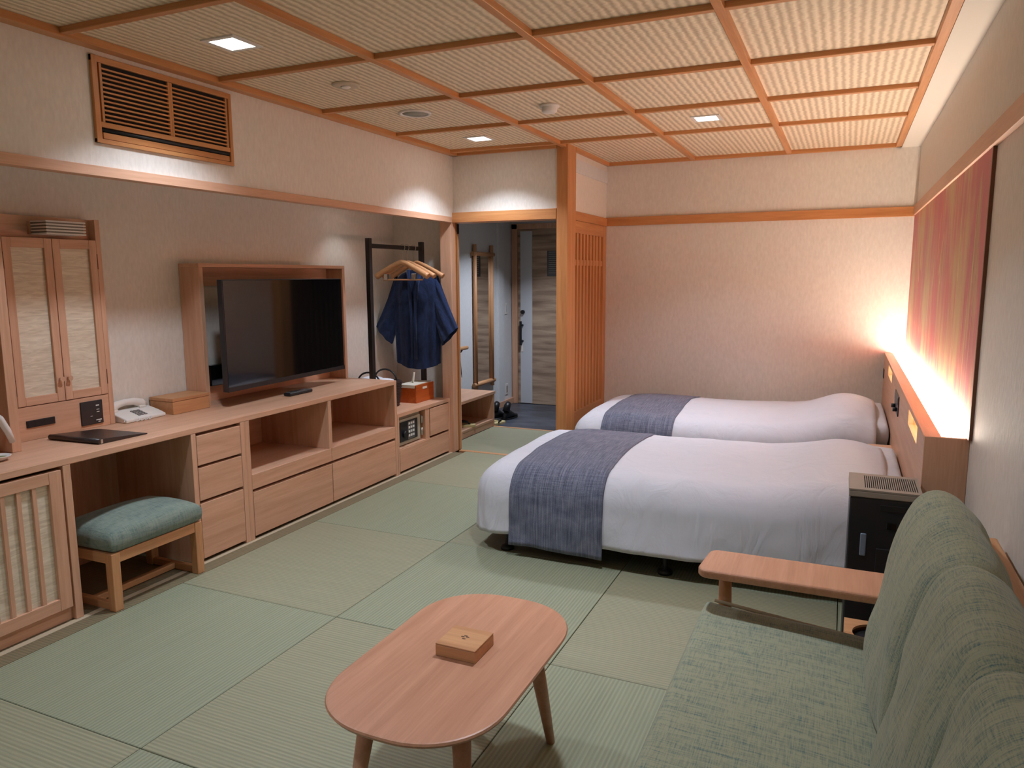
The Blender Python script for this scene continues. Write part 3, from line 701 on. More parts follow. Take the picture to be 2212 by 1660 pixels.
def cushion(x0, x1, y0, y1, z0, z1, crown, n=20, sharp=6):
    mb = MB(); cx, cy, hx, hy, hz = (x0+x1)/2, (y0+y1)/2, (x1-x0)/2, (y1-y0)/2, (z1-z0)/2
    def prof(a, b):
        m = max(abs(a), abs(b))
        ed = 1-max(0, (m-.86)/.14)**2 if m > .86 else 1
        return math.sqrt(max(ed, 0))
    for sgn in (1, -1):
        def fn(u, v, sgn=sgn):
            a, b = 2*u-1, 2*v-1
            a, b = math.sin(a*PI/2), math.sin(b*PI/2)
            # round the plan corners
            k = 1-.035*(abs(a)**6)*(abs(b)**6)
            h = prof(a, b)
            z = (z0+z1)/2+sgn*hz*h
            if sgn > 0: z += crown*(1-a*a)*(1-b*b)**.8
            return (cx+hx*a*k, cy+hy*b*k, z)
        mb.grid(fn, n, n)
    return mb
part(r, 'cushion', 'stool_cloth', cushion(sx0-.008, sx1+.01, sy0-.006, sy1+.012, .262, .352, .045), smooth=True)

# ------------------------------------------------------------------ clothes rack, hangers, jacket
xr, zt = -3.16, 1.725
r = root('clothes_rack', 'black steel clothes rack at the end of the worktop', 'clothes rack', (xr, 4.9, ZL))
part(r, 'post', 'black_iron', B(xr-.018, xr+.018, 4.53, 4.566, ZL, zt), bevel=.003)
part(r, 'post', 'black_iron', B(xr-.018, xr+.018, 5.262, 5.298, ZL, zt), bevel=.003)
part(r, 'bar', 'black_iron', B(xr-.012, xr+.012, 4.566, 5.262, 1.655, 1.687), bevel=.004)
def hanger(y, dx, label, tilt=0, clips=False):
    x = xr+dx; zb = 1.69
    q = root('coat_hanger', label, 'coat hanger', (x, y, 1.44), 'wooden coat hangers on the rack')
    pts = []
    w = .235
    for i in range(-12, 13):
        t = i/12; pts.append((x+w*t, y+tilt*t, 1.575-.125*abs(t)**1.15-.012*(1-abs(t))))
    part(q, 'shoulder', 'ashX', MB().tube(pts, [(.019 if clips else .014)+.006*(abs(i)/12) for i in range(-12, 13)], 10))
    hk = [(xr, y, 1.57)]+[(xr, y, 1.60), (xr, y, 1.645)]+[(xr+.022*math.sin(a)-.0, y, 1.673-.025*math.cos(a)) for a in [PI*k/8 for k in range(0, 14)]]
    part(q, 'hook', 'steel', MB().tube(hk, .0028, 6))
    if clips:
        part(q, 'trouser_bar', 'ashX', MB().tube([(x-.17, y-.006, 1.425), (x+.19, y-.006, 1.425)], .006, 8))
        for sx in (-.14, .11): part(q, 'clip', 'steel', B(x+sx-.015, x+sx+.015, y-.02, y+.006, 1.425, 1.47), bevel=.003)
        part(q, 'wire', 'steel', MB().tube([(x-.2, y, 1.46), (x-.17, y-.006, 1.425)], .0025, 6).tube([(x+.2, y, 1.46), (x+.19, y-.006, 1.425)], .0025, 6))
    return q
hanger(5.0, -.01, 'front wooden coat hanger with a clip bar for trousers', 0, True)
hanger(5.06, .01, 'bare wooden coat hanger between the clip hanger and the jacket')
hanger(5.16, .03, 'wooden coat hanger holding the navy jacket')
cx = xr+.02; yc = 5.165
r = root('jacket', 'navy blue short robe hanging on the rack', 'jacket', (cx, yc, .74))
def body(u, v):
    z = 1.50-v*(1.50-.735)
    a = 2*PI*u
    hw = .06+.165*min(1, v/.14)**.6-.02*v
    th = .03+.022*math.sin(PI*min(1, v*1.1))
    fold = .010*v*math.sin(a*9+1)+.006*v*math.sin(a*17+v*3)
    zz = z+(.028*math.cos(a*2)*v**4 if v > .6 else 0)
    return (cx+hw*math.cos(a)*(1+fold), yc+(th+fold)*math.sin(a), zz)
part(r, 'body', 'robe_cloth', MB().grid(body, 72, 26), smooth=True)
def sleeve(side):
    # flat wide kimono sleeve: a closed tube of rounded rectangular section
    def fn(u, v):
        a = 2*PI*u
        top0 = Vector((cx+side*.19, 1.475)); bot0 = Vector((cx+side*.155, 1.12))
        top1 = Vector((cx+side*.375, 1.05)); bot1 = Vector((cx+side*.235, .905))
        t = (math.sin(a)*.5+.5); c = math.cos(a)
        p0 = bot0.lerp(top0, t); p1 = bot1.lerp(top1, t)
        p = p0.lerp(p1, v)
        yy = yc+(.042*c if True else 0)*(.55+.45*v)+.006*math.sin(7*a+4*v)
        return (p.x, yy-.018*v, p.y-.012*math.sin(PI*v)*t)
    return MB().grid(fn, 40, 14)
part(r, 'sleeve', 'robe_cloth', sleeve(-1), smooth=True); part(r, 'sleeve', 'robe_cloth', sleeve(1), smooth=True)
part(r, 'collar', 'robe_cloth', MB().tube([(cx-.055, yc-.035, 1.50), (cx-.03, yc-.06, 1.36), (cx-.012, yc-.064, 1.1), (cx-.012, yc-.062, .79)], .014, 8).tube([(cx+.055, yc-.035, 1.50), (cx+.035, yc-.06, 1.36), (cx+.016, yc-.064, 1.1), (cx+.016, yc-.062, .79)], .014, 8))
part(r, 'label', 'tag_white', B(cx-.005, cx+.035, yc-.064, yc-.062, 1.435, 1.475))

# ------------------------------------------------------------------ basket, towels, tissue crate
r = root('basket', 'dark woven basket standing on the low cabinet', 'basket', (-3.26, 4.73, ZL))
def frustum(c, b, t, z0, z1, wall):
    def ring(h, z): return [(c[0]-h[0], c[1]-h[1], z), (c[0]+h[0], c[1]-h[1], z), (c[0]+h[0], c[1]+h[1], z), (c[0]-h[0], c[1]+h[1], z)]
    bi = (b[0]-wall, b[1]-wall); ti = (t[0]-wall, t[1]-wall)
    vs = ring(b, z0)+ring(t, z1)+ring(ti, z1)+ring(bi, z0+wall)
    fs = [(3,2,1,0)]+[(i, (i+1) % 4, 4+(i+1) % 4, 4+i) for i in range(4)]+[(4+i, 4+(i+1) % 4, 8+(i+1) % 4, 8+i) for i in range(4)]+[(8+i, 8+(i+1) % 4, 12+(i+1) % 4, 12+i) for i in range(4)]+[(12, 13, 14, 15)]
    return MB().add(vs, fs)
bc = (-3.255, 4.745)
bk = part(r, 'body', 'wicker', frustum(bc, (.13, .10), (.148, .118), ZL, .66, .008), bevel=.003)
wv = MB()
for k in range(15):
    z = ZL+.012+k*.0125; t = (z-ZL)/.205; hx, hy = .13+.018*t+.001, .10+.018*t+.001
    wv.tube([(bc[0]-hx, bc[1]-hy, z), (bc[0]+hx, bc[1]-hy, z), (bc[0]+hx, bc[1]+hy, z), (bc[0]-hx, bc[1]+hy, z), (bc[0]-hx, bc[1]-hy, z)], .004, 5)
part(r, 'weave_bands', 'wicker', wv)
for s_ in (-1, 1):
    hp = [(bc[0]+.10*math.cos(a), bc[1]+s_*.112, .65+.085*math.sin(a)) for a in [PI*k/14 for k in range(15)]]
    part(r, 'handle', 'black_matte', MB().tube(hp, .007, 8))
tw = cushion(bc[0]-.125, bc[0]+.0, bc[1]-.095, bc[1]+.095, .58, .672, .02)
solo('towel', 'rolled white towel at the back of the dark basket', 'towel', 'towel', tw, smooth=True)
tw = cushion(bc[0]+.01, bc[0]+.122, bc[1]-.095, bc[1]+.06, .58, .668, .015)
solo('towel', 'folded white towel at the front of the dark basket', 'towel', 'towel', tw, smooth=True)
r = root('tissue_crate', 'orange wooden tissue box beside the dark basket', 'tissue box', (-3.14, 5.12, ZL))
cx0, cx1, cy0, cy1, cz = -3.225, -3.055, 4.98, 5.256, .598
part(r, 'front_board', 'crate', B(cx1-.012, cx1, cy0, cy1, ZL, cz), bevel=.002)
part(r, 'back_board', 'crate', B(cx0, cx0+.012, cy0, cy1, ZL, cz), bevel=.002)
part(r, 'side_board', 'crate', B(cx0+.012, cx1-.012, cy0, cy0+.012, ZL, cz-.02), bevel=.001, seg=1)
part(r, 'side_board', 'crate', B(cx0+.012, cx1-.012, cy1-.012, cy1, ZL, cz-.02), bevel=.001, seg=1)
part(r, 'label_plate', 'paper', B(cx1, cx1+.002, cy0+.10, cy0+.165, .558, .576))
part(r, 'paper_insert', 'paper', slab([(cx0+.014, cy0-.004), (cx1-.014, cy0-.004), (cx1-.014, cy1-.014), (cx0+.014, cy1-.014)], .575, (.60, .60, .603, .603)))
part(r, 'tissue', 'paper', MB().grid(lambda u, v: (-3.15+.03*(u-.5)*(1-.5*v)+.008*math.sin(6*u), 5.09+.012*math.sin(5*u)+.02*v, .60+.085*v), 8, 8), smooth=True)
def rrect(x0, x1, y0, y1, rad, inset=0, n=14, pw=2.25):
    x0 += inset; x1 -= inset; y0 += inset; y1 -= inset; o = []
    for cx_, cy_, a0 in ((x1-rad, y1-rad, 0), (x0+rad, y1-rad, PI/2), (x0+rad, y0+rad, PI), (x1-rad, y0+rad, 1.5*PI)):
        for k in range(n+1):
            a = a0+PI/2*k/n; c_, s_ = math.cos(a), math.sin(a)
            o.append((cx_+rad*math.copysign(abs(c_)**(2/pw), c_), cy_+rad*math.copysign(abs(s_)**(2/pw), s_)))
    return o

# ================================================================== ENTRANCE HALL
r = root('shoe_bench', 'beech shoe bench with an open shelf in the entrance', 'bench', (-3.38, 5.98, 0))
bx0, bx1, by0, by1 = XH+.004, -3.072, 5.51, 6.45
part(r, 'top', 'beechY', B(bx0, bx1+.006, by0, by1+.01, .318, .345), bevel=.002)
part(r, 'side_panel', 'beechZ', B(bx0, bx1, by1-.028, by1, 0, .318), bevel=.002)
part(r, 'side_panel', 'beechZ', B(bx0, bx1, by0, by0+.028, 0, .318), bevel=.002)
part(r, 'back_panel', 'beechY', B(bx0, bx0+.012, by0+.028, by1-.028, 0, .318))
part(r, 'shelf', 'beechY', B(bx0+.012, bx1, by0+.028, by1-.028, .055, .075), bevel=.002)
part(r, 'toe_board', 'beechY', B(bx1-.02, bx1-.004, by0+.028, by1-.028, 0, .055))
def sandal(x, y, z, ang, label, sole, strap):
    q = root('sandal', label, 'sandal', (x, y, z), 'straw sandals in the entrance')
    ca, sa = math.cos(ang), math.sin(ang)
    def P(a, b, c): return (x+a*ca-b*sa, y+a*sa+b*ca, z+c)
    out = []
    for k in range(24):
        t = 2*PI*k/24; a = .125*math.cos(t); b = (.044+.006*math.cos(t))*math.copysign(abs(math.sin(t))**.75, math.sin(t)); out.append((a, b))
    mb = MB(); n = 24
    mb.add([P(a, b, 0) for a, b in out]+[P(a, b, .022) for a, b in out], [tuple(reversed(range(n))), tuple(range(n, 2*n))]+[(i, (i+1) % n, n+(i+1) % n, n+i) for i in range(n)])
    part(q, 'sole', sole, mb, bevel=.002)
    part(q, 'strap', strap, MB().tube([P(.07, 0, .022), P(.05, .012, .045), P(0, .034, .05), P(-.02, .046, .022)], .008, 8).tube([P(.07, 0, .022), P(.05, -.012, .045), P(0, -.034, .05), P(-.02, -.046, .022)], .008, 8))
sandal(-3.30, 6.98, ZH, 1.3, 'straw sandal with black strap on the slate nearest the bench', 'straw', 'black_strap')
sandal(-3.40, 7.02, ZH, 1.35, 'straw sandal with black strap beside the black shoes', 'straw', 'black_strap')
sandal(-3.17, 5.96, .0755, .5, 'straw sandal at the front of the bench shelf', 'straw', 'black_strap')
sandal(-3.36, 5.80, .0755, .5, 'straw sandal further back on the bench shelf', 'straw', 'black_strap')
def shoe(x, y, z, ang, label):
    q = root('shoe', label, 'shoe', (x, y, z), 'black shoes in the entrance')
    ca, sa = math.cos(ang), math.sin(ang)
    def fn(u, v):
        a = 2*PI*u; s = v*.27-.135
        hw = .038+.012*math.sin(PI*min(1, max(0, v*1.05)))*(.6+.4*v)
        top = .10-.055*max(0, min(1, (v-.35)/.35)) if v < .97 else .03
        e = math.sin(PI*min(1, max(0.001, v)))**.25 if v not in (0, 1) else .02
        b = hw*e*math.cos(a); c = .5*top*e*(1+math.sin(a)) if True else 0
        return (x+s*ca-b*sa, y+s*sa+b*ca, z+.012+c*1.0)
    part(q, 'upper', 'shoe_black', MB().grid(fn, 20, 20), smooth=True)
    mb = MB()
    out = [(.14*math.cos(2*PI*k/20), .048*math.sin(2*PI*k/20)) for k in range(20)]
    Pq = lambda a, b, c: (x+a*ca-b*sa, y+a*sa+b*ca, z+c)
    mb.add([Pq(a, b, 0) for a, b in out]+[Pq(a, b, .018) for a, b in out], [tuple(reversed(range(20))), tuple(range(20, 40))]+[(i, (i+1) % 20, 20+(i+1) % 20, 20+i) for i in range(20)])
    part(q, 'sole', 'black_strap', mb)
    part(q, 'tongue', 'shoe_black', MB().tube([Pq(-.09, 0, .09), Pq(-.06, 0, .15), Pq(-.03, 0, .175)], [.04, .036, .03], 10))
shoe(-3.42, 7.30, ZH, 1.45, 'black ankle shoe on the slate close to the hall wall')
shoe(-3.30, 7.33, ZH, 1.45, 'black ankle shoe on the slate on the open floor side')
# mirror
r = root('wall_mirror', 'tall mirror in a crossed wooden frame on the hall wall', 'mirror', (XH, 7.45, .21))
xm = XH+.028
for y in (7.245, 7.66): part(r, 'frame_upright', 'ashZ', MB().tube([(xm, y, .205), (xm, y, 1.79)], .022, 10))
for z in (.262, 1.69): part(r, 'frame_crossbar', 'ashY', MB().tube([(xm, 7.19, z), (xm, 7.715, z)], .023, 10))
part(r, 'glass', 'mirror_glass', B(XH+.012, XH+.02, 7.25, 7.655, .265, 1.688))
part(r, 'backing', 'ashZ', B(XH+.001, XH+.012, 7.25, 7.655, .265, 1.688))
def plate(y, z, h, label, lower=False):
    q = root('switch_plate', label, 'switch', (XH+.03, y, z))
    part(q, 'plate', 'ivory', B(XH+.0005 if y < 7.86 else XH+.0005, XH+.008, y-.035, y+.035, z, z+h), bevel=.002)
    part(q, 'button', 'grille_grey' if lower else 'white_paint', B(XH+.008, XH+.011, y-.016, y+.016, z+h*.2, z+h*.8), bevel=.001, seg=1)
plate(8.10, 1.0, .13, 'light switch plate on the hall wall beside the door')
plate(8.11, .03, .13, 'power outlet plate low on the hall wall', True)
r = root('handrail', 'short round wooden handrail on the hall wall', 'handrail', (XH+.07, 6.7, .70))
part(r, 'rail', 'ashY', MB().tube([(XH+.075, 6.15, .705), (XH+.075, 6.95, .705)], .02, 12))
part(r, 'bracket', 'black_matte', MB().tube([(XH+.002, 6.82, .655), (XH+.03, 6.82, .65), (XH+.06, 6.83, .665), (XH+.075, 6.84, .69)], .009, 8).tube([(XH+.002, 6.3, .655), (XH+.03, 6.3, .65), (XH+.06, 6.3, .665), (XH+.075, 6.3, .69)], .009, 8))
solo('shoehorn_cord', 'dark cord loop hanging under the handrail', 'cord', 'black_strap', MB().tube([(XH+.095, 6.74, .70), (XH+.10, 6.75, .6), (XH+.10, 6.77, .45), (XH+.10, 6.775, .41), (XH+.10, 6.765, .45), (XH+.097, 6.745, .60), (XH+.06, 6.74, .70)], .003, 6))

# ================================================================== BEDS
def drape(x0, x1, y0, y1, zt, rad, drop, bulge, seed):
    """cloth point over a rounded box; parameters in metres past the top rectangle"""
    def P(x, y, lift=0.0):
        cxp = min(max(x, x0+rad), x1); cyp = min(max(y, y0+rad), y1-rad)
        ox, oy = x-cxp, y-cyp
        m = max(abs(ox), abs(oy)); hyp = math.hypot(ox, oy)
        if hyp > 1e-9: dx, dy = ox/hyp, oy/hyp
        else: dx = dy = 0
        R = rad+lift
        a = min(m/rad, PI/2)
        out = R*math.sin(a); z = zt-rad*(1-math.cos(a))+lift*math.cos(a)
        past = max(0, m-rad*PI/2); z -= past
        fl = past/max(drop, .01)
        wob = noise.noise((x*3.1+seed, y*3.1, seed*.7))*.022*min(1, fl*1.2)+noise.noise((x*9+seed, y*9, 3.3))*.007*min(1, fl*1.5)
        out += wob+.012*fl
        # gentle crown and pillow bulge on top
        tx = (cxp-x0)/(x1-x0); ty = (cyp-y0)/(y1-y0)
        z += .055*(4*ty*(1-ty))**.9*min(1, tx*6)
        pb = math.exp(-((cxp-(x1-.22))/.24)**2)*(4*ty*(1-ty))**.45
        z += bulge*pb
        z += .012*noise.noise((x*2.2+seed*3, y*2.6, 1.7))*(1-fl if fl < 1 else 0)+.004*noise.noise((x*8+seed, y*8, 5.1))
        z -= .02*fl*noise.noise((x*1.7+seed, y*1.7, 9.1)) if fl > .5 else 0
        return Vector((cxp+dx*out, cyp+dy*out, z))
    return P
def cloth_grid(P, xa, xb, ya, yb, nx, ny, lift, thick):
    mb = MB()
    def f(l):
        return lambda u, v: P(xa+(xb-xa)*u, ya+(yb-ya)*v, l)
    top = [f(lift)(i/nx, j/ny) for i in range(nx+1) for j in range(ny+1)]
    bot = [f(lift-thick)(i/nx, j/ny) for i in range(nx+1) for j in range(ny+1)]
    n = len(top); w = ny+1
    fs = []
    for i in range(nx):
        for j in range(ny):
            a = (i*w+j, (i+1)*w+j, (i+1)*w+j+1, i*w+j+1)
            fs.append(a); fs.append(tuple(n+k for k in reversed(a)))
    rim = [i*w for i in range(nx+1)]+[nx*w+j for j in range(1, ny+1)]+[i*w+ny for i in range(nx-1, -1, -1)]+[j for j in range(ny-1, 0, -1)]
    for k in range(len(rim)):
        a, b = rim[k], rim[(k+1) % len(rim)]; fs.append((a, b, n+b, n+a))
    mb.add(top+bot, fs, True)
    return mb
def bed(y0, y1, which, seed, bulge):
    x0, x1 = -1.77, .262
    q = root('bed', f'single bed on a dark base, {which}', 'bed', (-.7, (y0+y1)/2, 0))
    part(q, 'base', 'walnut', MB().prism(rrect(x0+.03, x1, y0+.03, y1-.03, .09, pw=2), 2, .098, .17), bevel=.003)
    part(q, 'mattress', 'mattress_cloth', MB().prism(rrect(x0+.07, x1-.01, y0+.07, y1-.07, .09, pw=2), 2, .17, .37), bevel=.03, seg=3)
    prof = [(0, 0), (.036, 0), (.038, .012), (.03, .022), (.014, .03), (.012, .075), (.02, .098), (0, .098)]
    l0 = None
    for lx in (x0+.18, x0+1.03, x1-.16):
        for ly in (y0+.07, y1-.09):
            if l0 is None: l0 = part(q, 'leg', 'black_matte', MB().lathe(prof, (lx, ly, 0), 18)); o0 = (lx, ly)
            else: twin(l0, q, (lx-o0[0], ly-o0[1], 0))
    zt, rad, drop = .44, .15, .21
    P = drape(x0, x1, y0, y1, zt, rad, drop, bulge, seed)
    reach = rad*(PI/2-1)+drop-.01    # past the rectangle edge
    solo('duvet', f'white duvet covering the bed {which}', 'duvet', 'linen', cloth_grid(P, x0-reach, .215, y0-reach, y1+reach, 92, 76, .012, .022), smooth=True)
    P2 = drape(x0, x1, y0, y1, zt, rad, drop, bulge, seed)
    solo('bed_runner', f'slate blue runner across the foot of the bed {which}', 'bed runner', 'runner_cloth', cloth_grid(P2, -1.54, -1.035, y0-reach-.055, y1+reach+.055, 24, 84, .0185, .005), smooth=True)
    solo('pillow', f'white pillow under the duvet of the bed {which}', 'pillow', 'linen', cushion(x1-.36, x1+.034, y0+.10, y1-.10, .375, .515, .03), smooth=True)
bed(3.415, 4.585, 'beside the sofa', 1.3, .085)
bed(4.985, 6.155, 'beside the plain back wall', 6.1, .12)

# ================================================================== HEADBOARD, MURAL
r = root('headboard', 'long beech headboard ledge with a warm light strip', 'headboard', (.37, 4.8, 0))
hx0, hx1, hy0, hy1, hz = .298, XW-.001, 3.15, YB-.002, .846
fz = [(3.43, 3.90), (5.33, 5.78)]; n0, n1 = .752, .832
fr = MB().box(hx0, hx0+.02, hy0, hy1, 0, n0).box(hx0, hx0+.02, hy0, hy1, n1, hz-.022)
ys = [hy0, fz[0][0], fz[0][1], fz[1][0], fz[1][1], hy1]
for a, b in ((ys[0], ys[1]), (ys[2], ys[3]), (ys[4], ys[5])): fr.box(hx0, hx0+.02, a, b, n0, n1)
part(r, 'front_panel', 'beechY', fr)
part(r, 'end_panel', 'beechZ', B(hx0, hx1, hy0-.018, hy0, 0, hz), bevel=.002)
part(r, 'ledge', 'beechY', B(hx0-.001, hx0+.058, hy0, hy1, hz-.022, hz), bevel=.002)
part(r, 'ledge', 'beechY', B(hx1-.012, hx1, hy0, hy1, hz-.022, hz), bevel=.001, seg=1)
part(r, 'light_strip', 'strip_face', B(hx0+.0585, hx1-.0125, hy0, hy1, hz-.02, hz-.006), label='glowing warm white light strip')
for a, b in fz:
    nb = part(r, 'reading_niche', 'ashY', MB().box(hx0+.02, hx0+.052, a-.01, b+.01, n0-.01, n0).box(hx0+.02, hx0+.052, a-.01, b+.01, n1, n1+.006).box(hx0+.02, hx0+.052, a-.01, a, n0, n1).box(hx0+.02, hx0+.052, b, b+.01, n0, n1))
    part(nb, 'niche_light', 'niche_face', B(hx0+.048, hx0+.052, a, b, n0, n1), label='warm glowing reading light panel')
cpn = part(r, 'switch_panel', 'black_plastic', B(hx0-.006, hx0, 4.54, 4.85, .672, .782), bevel=.002)
part(cpn, 'switch_face', 'keypad_grey', B(hx0-.008, hx0-.006, 4.56, 4.83, .735, .772))
for yy in (4.62, 4.76): part(cpn, 'knob', 'black_matte', MB().tube([(hx0-.006, yy, .70), (hx0-.026, yy, .70)], .012, 12))
part(r, 'switch_panel', 'black_plastic', B(hx0-.005, hx0, 6.30, 6.40, .66, .73), bevel=.002)
r = root('bedside_shelf', 'small beech shelf on the headboard between the beds', 'shelf', (.2, 4.78, .33))
part(r, 'board', 'beechY', B(.17, hx0-.0005, 4.62, 4.95, .40, .425), bevel=.002)
part(r, 'bracket', 'beechY', B(.27, hx0-.0005, 4.64, 4.93, .33, .40))
r = root('mural', 'red wall mural with golden grass above the headboard', 'mural', (XW-.005, 4.7, .85))
part(r, 'panel', 'mural', B(XW-.012, XW-.003, 3.10, YB-.002, .848, 1.883))
random.seed(21)
st = 0
def blade(y, z, h, lean, w, curl):
    pts = []
    for k in range(13):
        t = k/12; pts.append((y+lean*t+curl*t*t, z+h*t, w*(1-t)**.7*min(1, t*8+.25)))
    mb = MB(); vs = []
    for yy, zz, ww in pts: vs += [(XW-.0126, yy-ww/2, zz), (XW-.0126, yy+ww/2, zz)]
    mb.add(vs, [(2*i, 2*i+1, 2*i+3, 2*i+2) for i in range(12)])
    return mb
for k in range(34):
    y = 3.2+3.1*random.random(); t = random.random()
    if t < .45: z, h, w = 1.35+.2*random.random(), .14+.22*random.random(), .018+.02*random.random()
    elif t < .8: z, h, w = .9+.3*random.random(), .4+.4*random.random(), .006+.005*random.random()
    else: z, h, w = 1.0+.4*random.random(), .10+.1*random.random(), .006
    h = min(h, 1.87-z)
    part(r, 'grass_blade', 'gold_paint', blade(y, z, h, (random.random()-.5)*.12, w, (random.random()-.5)*.22))

# ================================================================== AIR PURIFIER
px0, px1, py0, py1, pz = .052, .284, 2.885, 3.125, .683
r = root('air_purifier', 'tall black air purifier between the sofa and the bed', 'air purifier', (.17, 3.0, 0))
part(r, 'body', 'black_plastic', B(px0, px1, py0, py1, 0, pz-.03), bevel=.006)
part(r, 'top_cover', 'grille_grey', B(px0-.004, px1, py0-.002, py1+.002, pz-.03, pz-.006), bevel=.004)
part(r, 'outlet', 'cavity', B(px0+.045, px1-.012, py0+.03, py1-.03, pz-.006, pz-.004))
part(r, 'top_rim', 'grille_grey', MB().box(px0-.004, px0+.045, py0-.002, py1+.002, pz-.006, pz).box(px0+.045, px1, py0-.002, py0+.03, pz-.006, pz).box(px0+.045, px1, py1-.03, py1+.002, pz-.006, pz).box(px1-.012, px1, py0+.03, py1-.03, pz-.006, pz))
s0 = None; npt = 25; pw = (px1-.012-px0-.045)/npt
for k in range(npt):
    if s0 is None: s0 = part(r, 'louvre', 'grille_grey', B(px0+.045, px0+.045+pw*.48, py0+.03, py1-.03, pz-.004, pz-.0005))
    else: twin(s0, r, (pw*k, 0, 0))
part(r, 'grip', 'cavity', B(px0+.10, px0+.185, py0-.0015, py0+.004, .61, .632), bevel=.001, seg=1)
part(r, 'sensor', 'black_gloss', B(px0+.125, px0+.155, py0-.0025, py0+.004, .545, .57), bevel=.001, seg=1)
part(r, 'water_window', 'display_blue', MB().box(px0+.042, px0+.062, py0-.004, py0+.004, .435, .52), bevel=.004, seg=3)
part(r, 'tank_door', 'black_matte', B(px0+.095, px0+.22, py0-.004, py0+.004, .02, .47), bevel=.003)

# waste bin
r = root('waste_bin', 'small square wooden waste bin beside the air purifier', 'waste bin', (.16, 2.64, 0))
wx0, wx1, wy0, wy1, wz = .055, .255, 2.54, 2.74, .252
part(r, 'body', 'ashZ', MB().box(wx0, wx1, wy0, wy0+.01, 0, wz-.008).box(wx0, wx1, wy1-.01, wy1, 0, wz-.008).box(wx0, wx0+.01, wy0+.01, wy1-.01, 0, wz-.008).box(wx1-.01, wx1, wy0+.01, wy1-.01, 0, wz-.008).box(wx0, wx1, wy0, wy1, 0, .008))
lid = MB(); n = 32; c = ((wx0+wx1)/2, (wy0+wy1)/2); vs = []
for k in range(n):
    a = 2*PI*k/n+PI/4; dx, dy = math.cos(a), math.sin(a); m = max(abs(dx), abs(dy)); hw = (wx1-wx0)/2
    for zz in (wz-.008, wz): vs += [(c[0]+dx/m*hw, c[1]+dy/m*hw, zz), (c[0]+dx*.075, c[1]+dy*.075, zz)]
fs = []
for k in range(n):
    a, b = 4*k, 4*((k+1) % n); fs += [(a, b, b+1, a+1), (a+2, a+3, b+3, b+2), (a, a+2, b+2, b), (a+1, b+1, b+3, a+3)]
part(r, 'rim', 'ashX', lid.add(vs, fs))
part(r, 'liner', 'black_matte', MB().tube([(c[0], c[1], .02), (c[0], c[1], wz-.02)], .078, 24))

# ================================================================== SOFA
r = root('sofa', 'green woven sofa with a wooden frame against the right wall', 'sofa', (.0, 1.6, 0))
sy0, sy1 = .72, 2.385
arm = []
za = .53
def armboard(yc_):
    mb = MB()
    out = []
    for (xx, yy, cx_, cy_) in ((-.385, yc_-.10, 1, 1), (.30, yc_-.10, -1, 1), (.30, yc_+.10, -1, -1), (-.37, yc_+.10, 1, -1)): pass
    def corner(cx_, cy_, rad, a0): return [(cx_+rad*math.cos(a0+PI/2*k/5), cy_+rad*math.sin(a0+PI/2*k/5)) for k in range(6)]
    poly = corner(-.385+.035, yc_-.10+.035, .035, PI)+corner(.30-.02, yc_-.10+.02, .02, 1.5*PI)+corner(.30-.02, yc_+.10-.02, .02, 0)+corner(-.375+.035, yc_+.10-.035, .035, PI/2)
    return mb.prism(poly, 2, za-.028, za)
part(r, 'arm', 'tabletop', armboard(2.385), bevel=.008, seg=3)
part(r, 'arm', 'tabletop', armboard(.70), bevel=.008, seg=3)
for yy in (2.425, .66):
    part(r, 'arm_post', 'ashZ', MB().tube([(-.30, yy, 0), (-.31, yy, .25), (-.315, yy, za-.027)], [.017, .022, .02], 12))
    part(r, 'arm_post', 'ashZ', MB().tube([(.27, yy, 0), (.25, yy, .25), (.24, yy, za-.027)], [.017, .022, .02], 12))
    part(r, 'side_rail', 'ashX', B(-.31, .26, yy-.014, yy+.014, .20, .25), bevel=.003)
part(r, 'seat_frame', 'ashY', B(-.33, .30, sy0-.03, sy1+.03, .20, .235), bevel=.003)
part(r, 'back_rail', 'ashY', B(.385, .425, sy0, sy1, .655, .715), bevel=.006)
for yy in (sy0+.06, 1.5, sy1-.06):
    part(r, 'back_slat', 'ashZ', MB().tube([(.29, yy, .215), (.405, yy, .67)], .014, 8))
def seat(sgn):
    def fn(u, v):
        a, b = math.sin((2*u-1)*PI/2), math.sin((2*v-1)*PI/2)
        m = max(abs(a), abs(b)*1.0)
        ea = max(0, (abs(a)-.90)/.10)**2; eb = max(0, (abs(b)-.962)/.038)**2
        h = math.sqrt(max(0, 1-min(1, max(ea, eb))))
        x = -.105+.275*a*(1-.03*abs(a)**8*abs(b)**30); y = (sy0+sy1)/2+(sy1-sy0)/2*b*(1-.008*abs(a)**20*abs(b)**8)
        ztop = .403-.05*(u); zbot = .238
        zm = (ztop+zbot)/2
        z = zm+sgn*h*(ztop-zbot)/2
        if sgn > 0: z += .012*(1-a*a)*(1-b**4)
        return (x, y, z)
    return fn
part(r, 'seat_cushion', 'sofa_cloth', MB().grid(seat(1), 26, 40).grid(seat(-1), 26, 40), smooth=True)
part(r, 'piping', 'piping', MB().tube([(-.34+.5*t, sy1-.001-.003*math.sin(PI*t), .392-.05*t) for t in [k/14 for k in range(15)]], .006, 8))
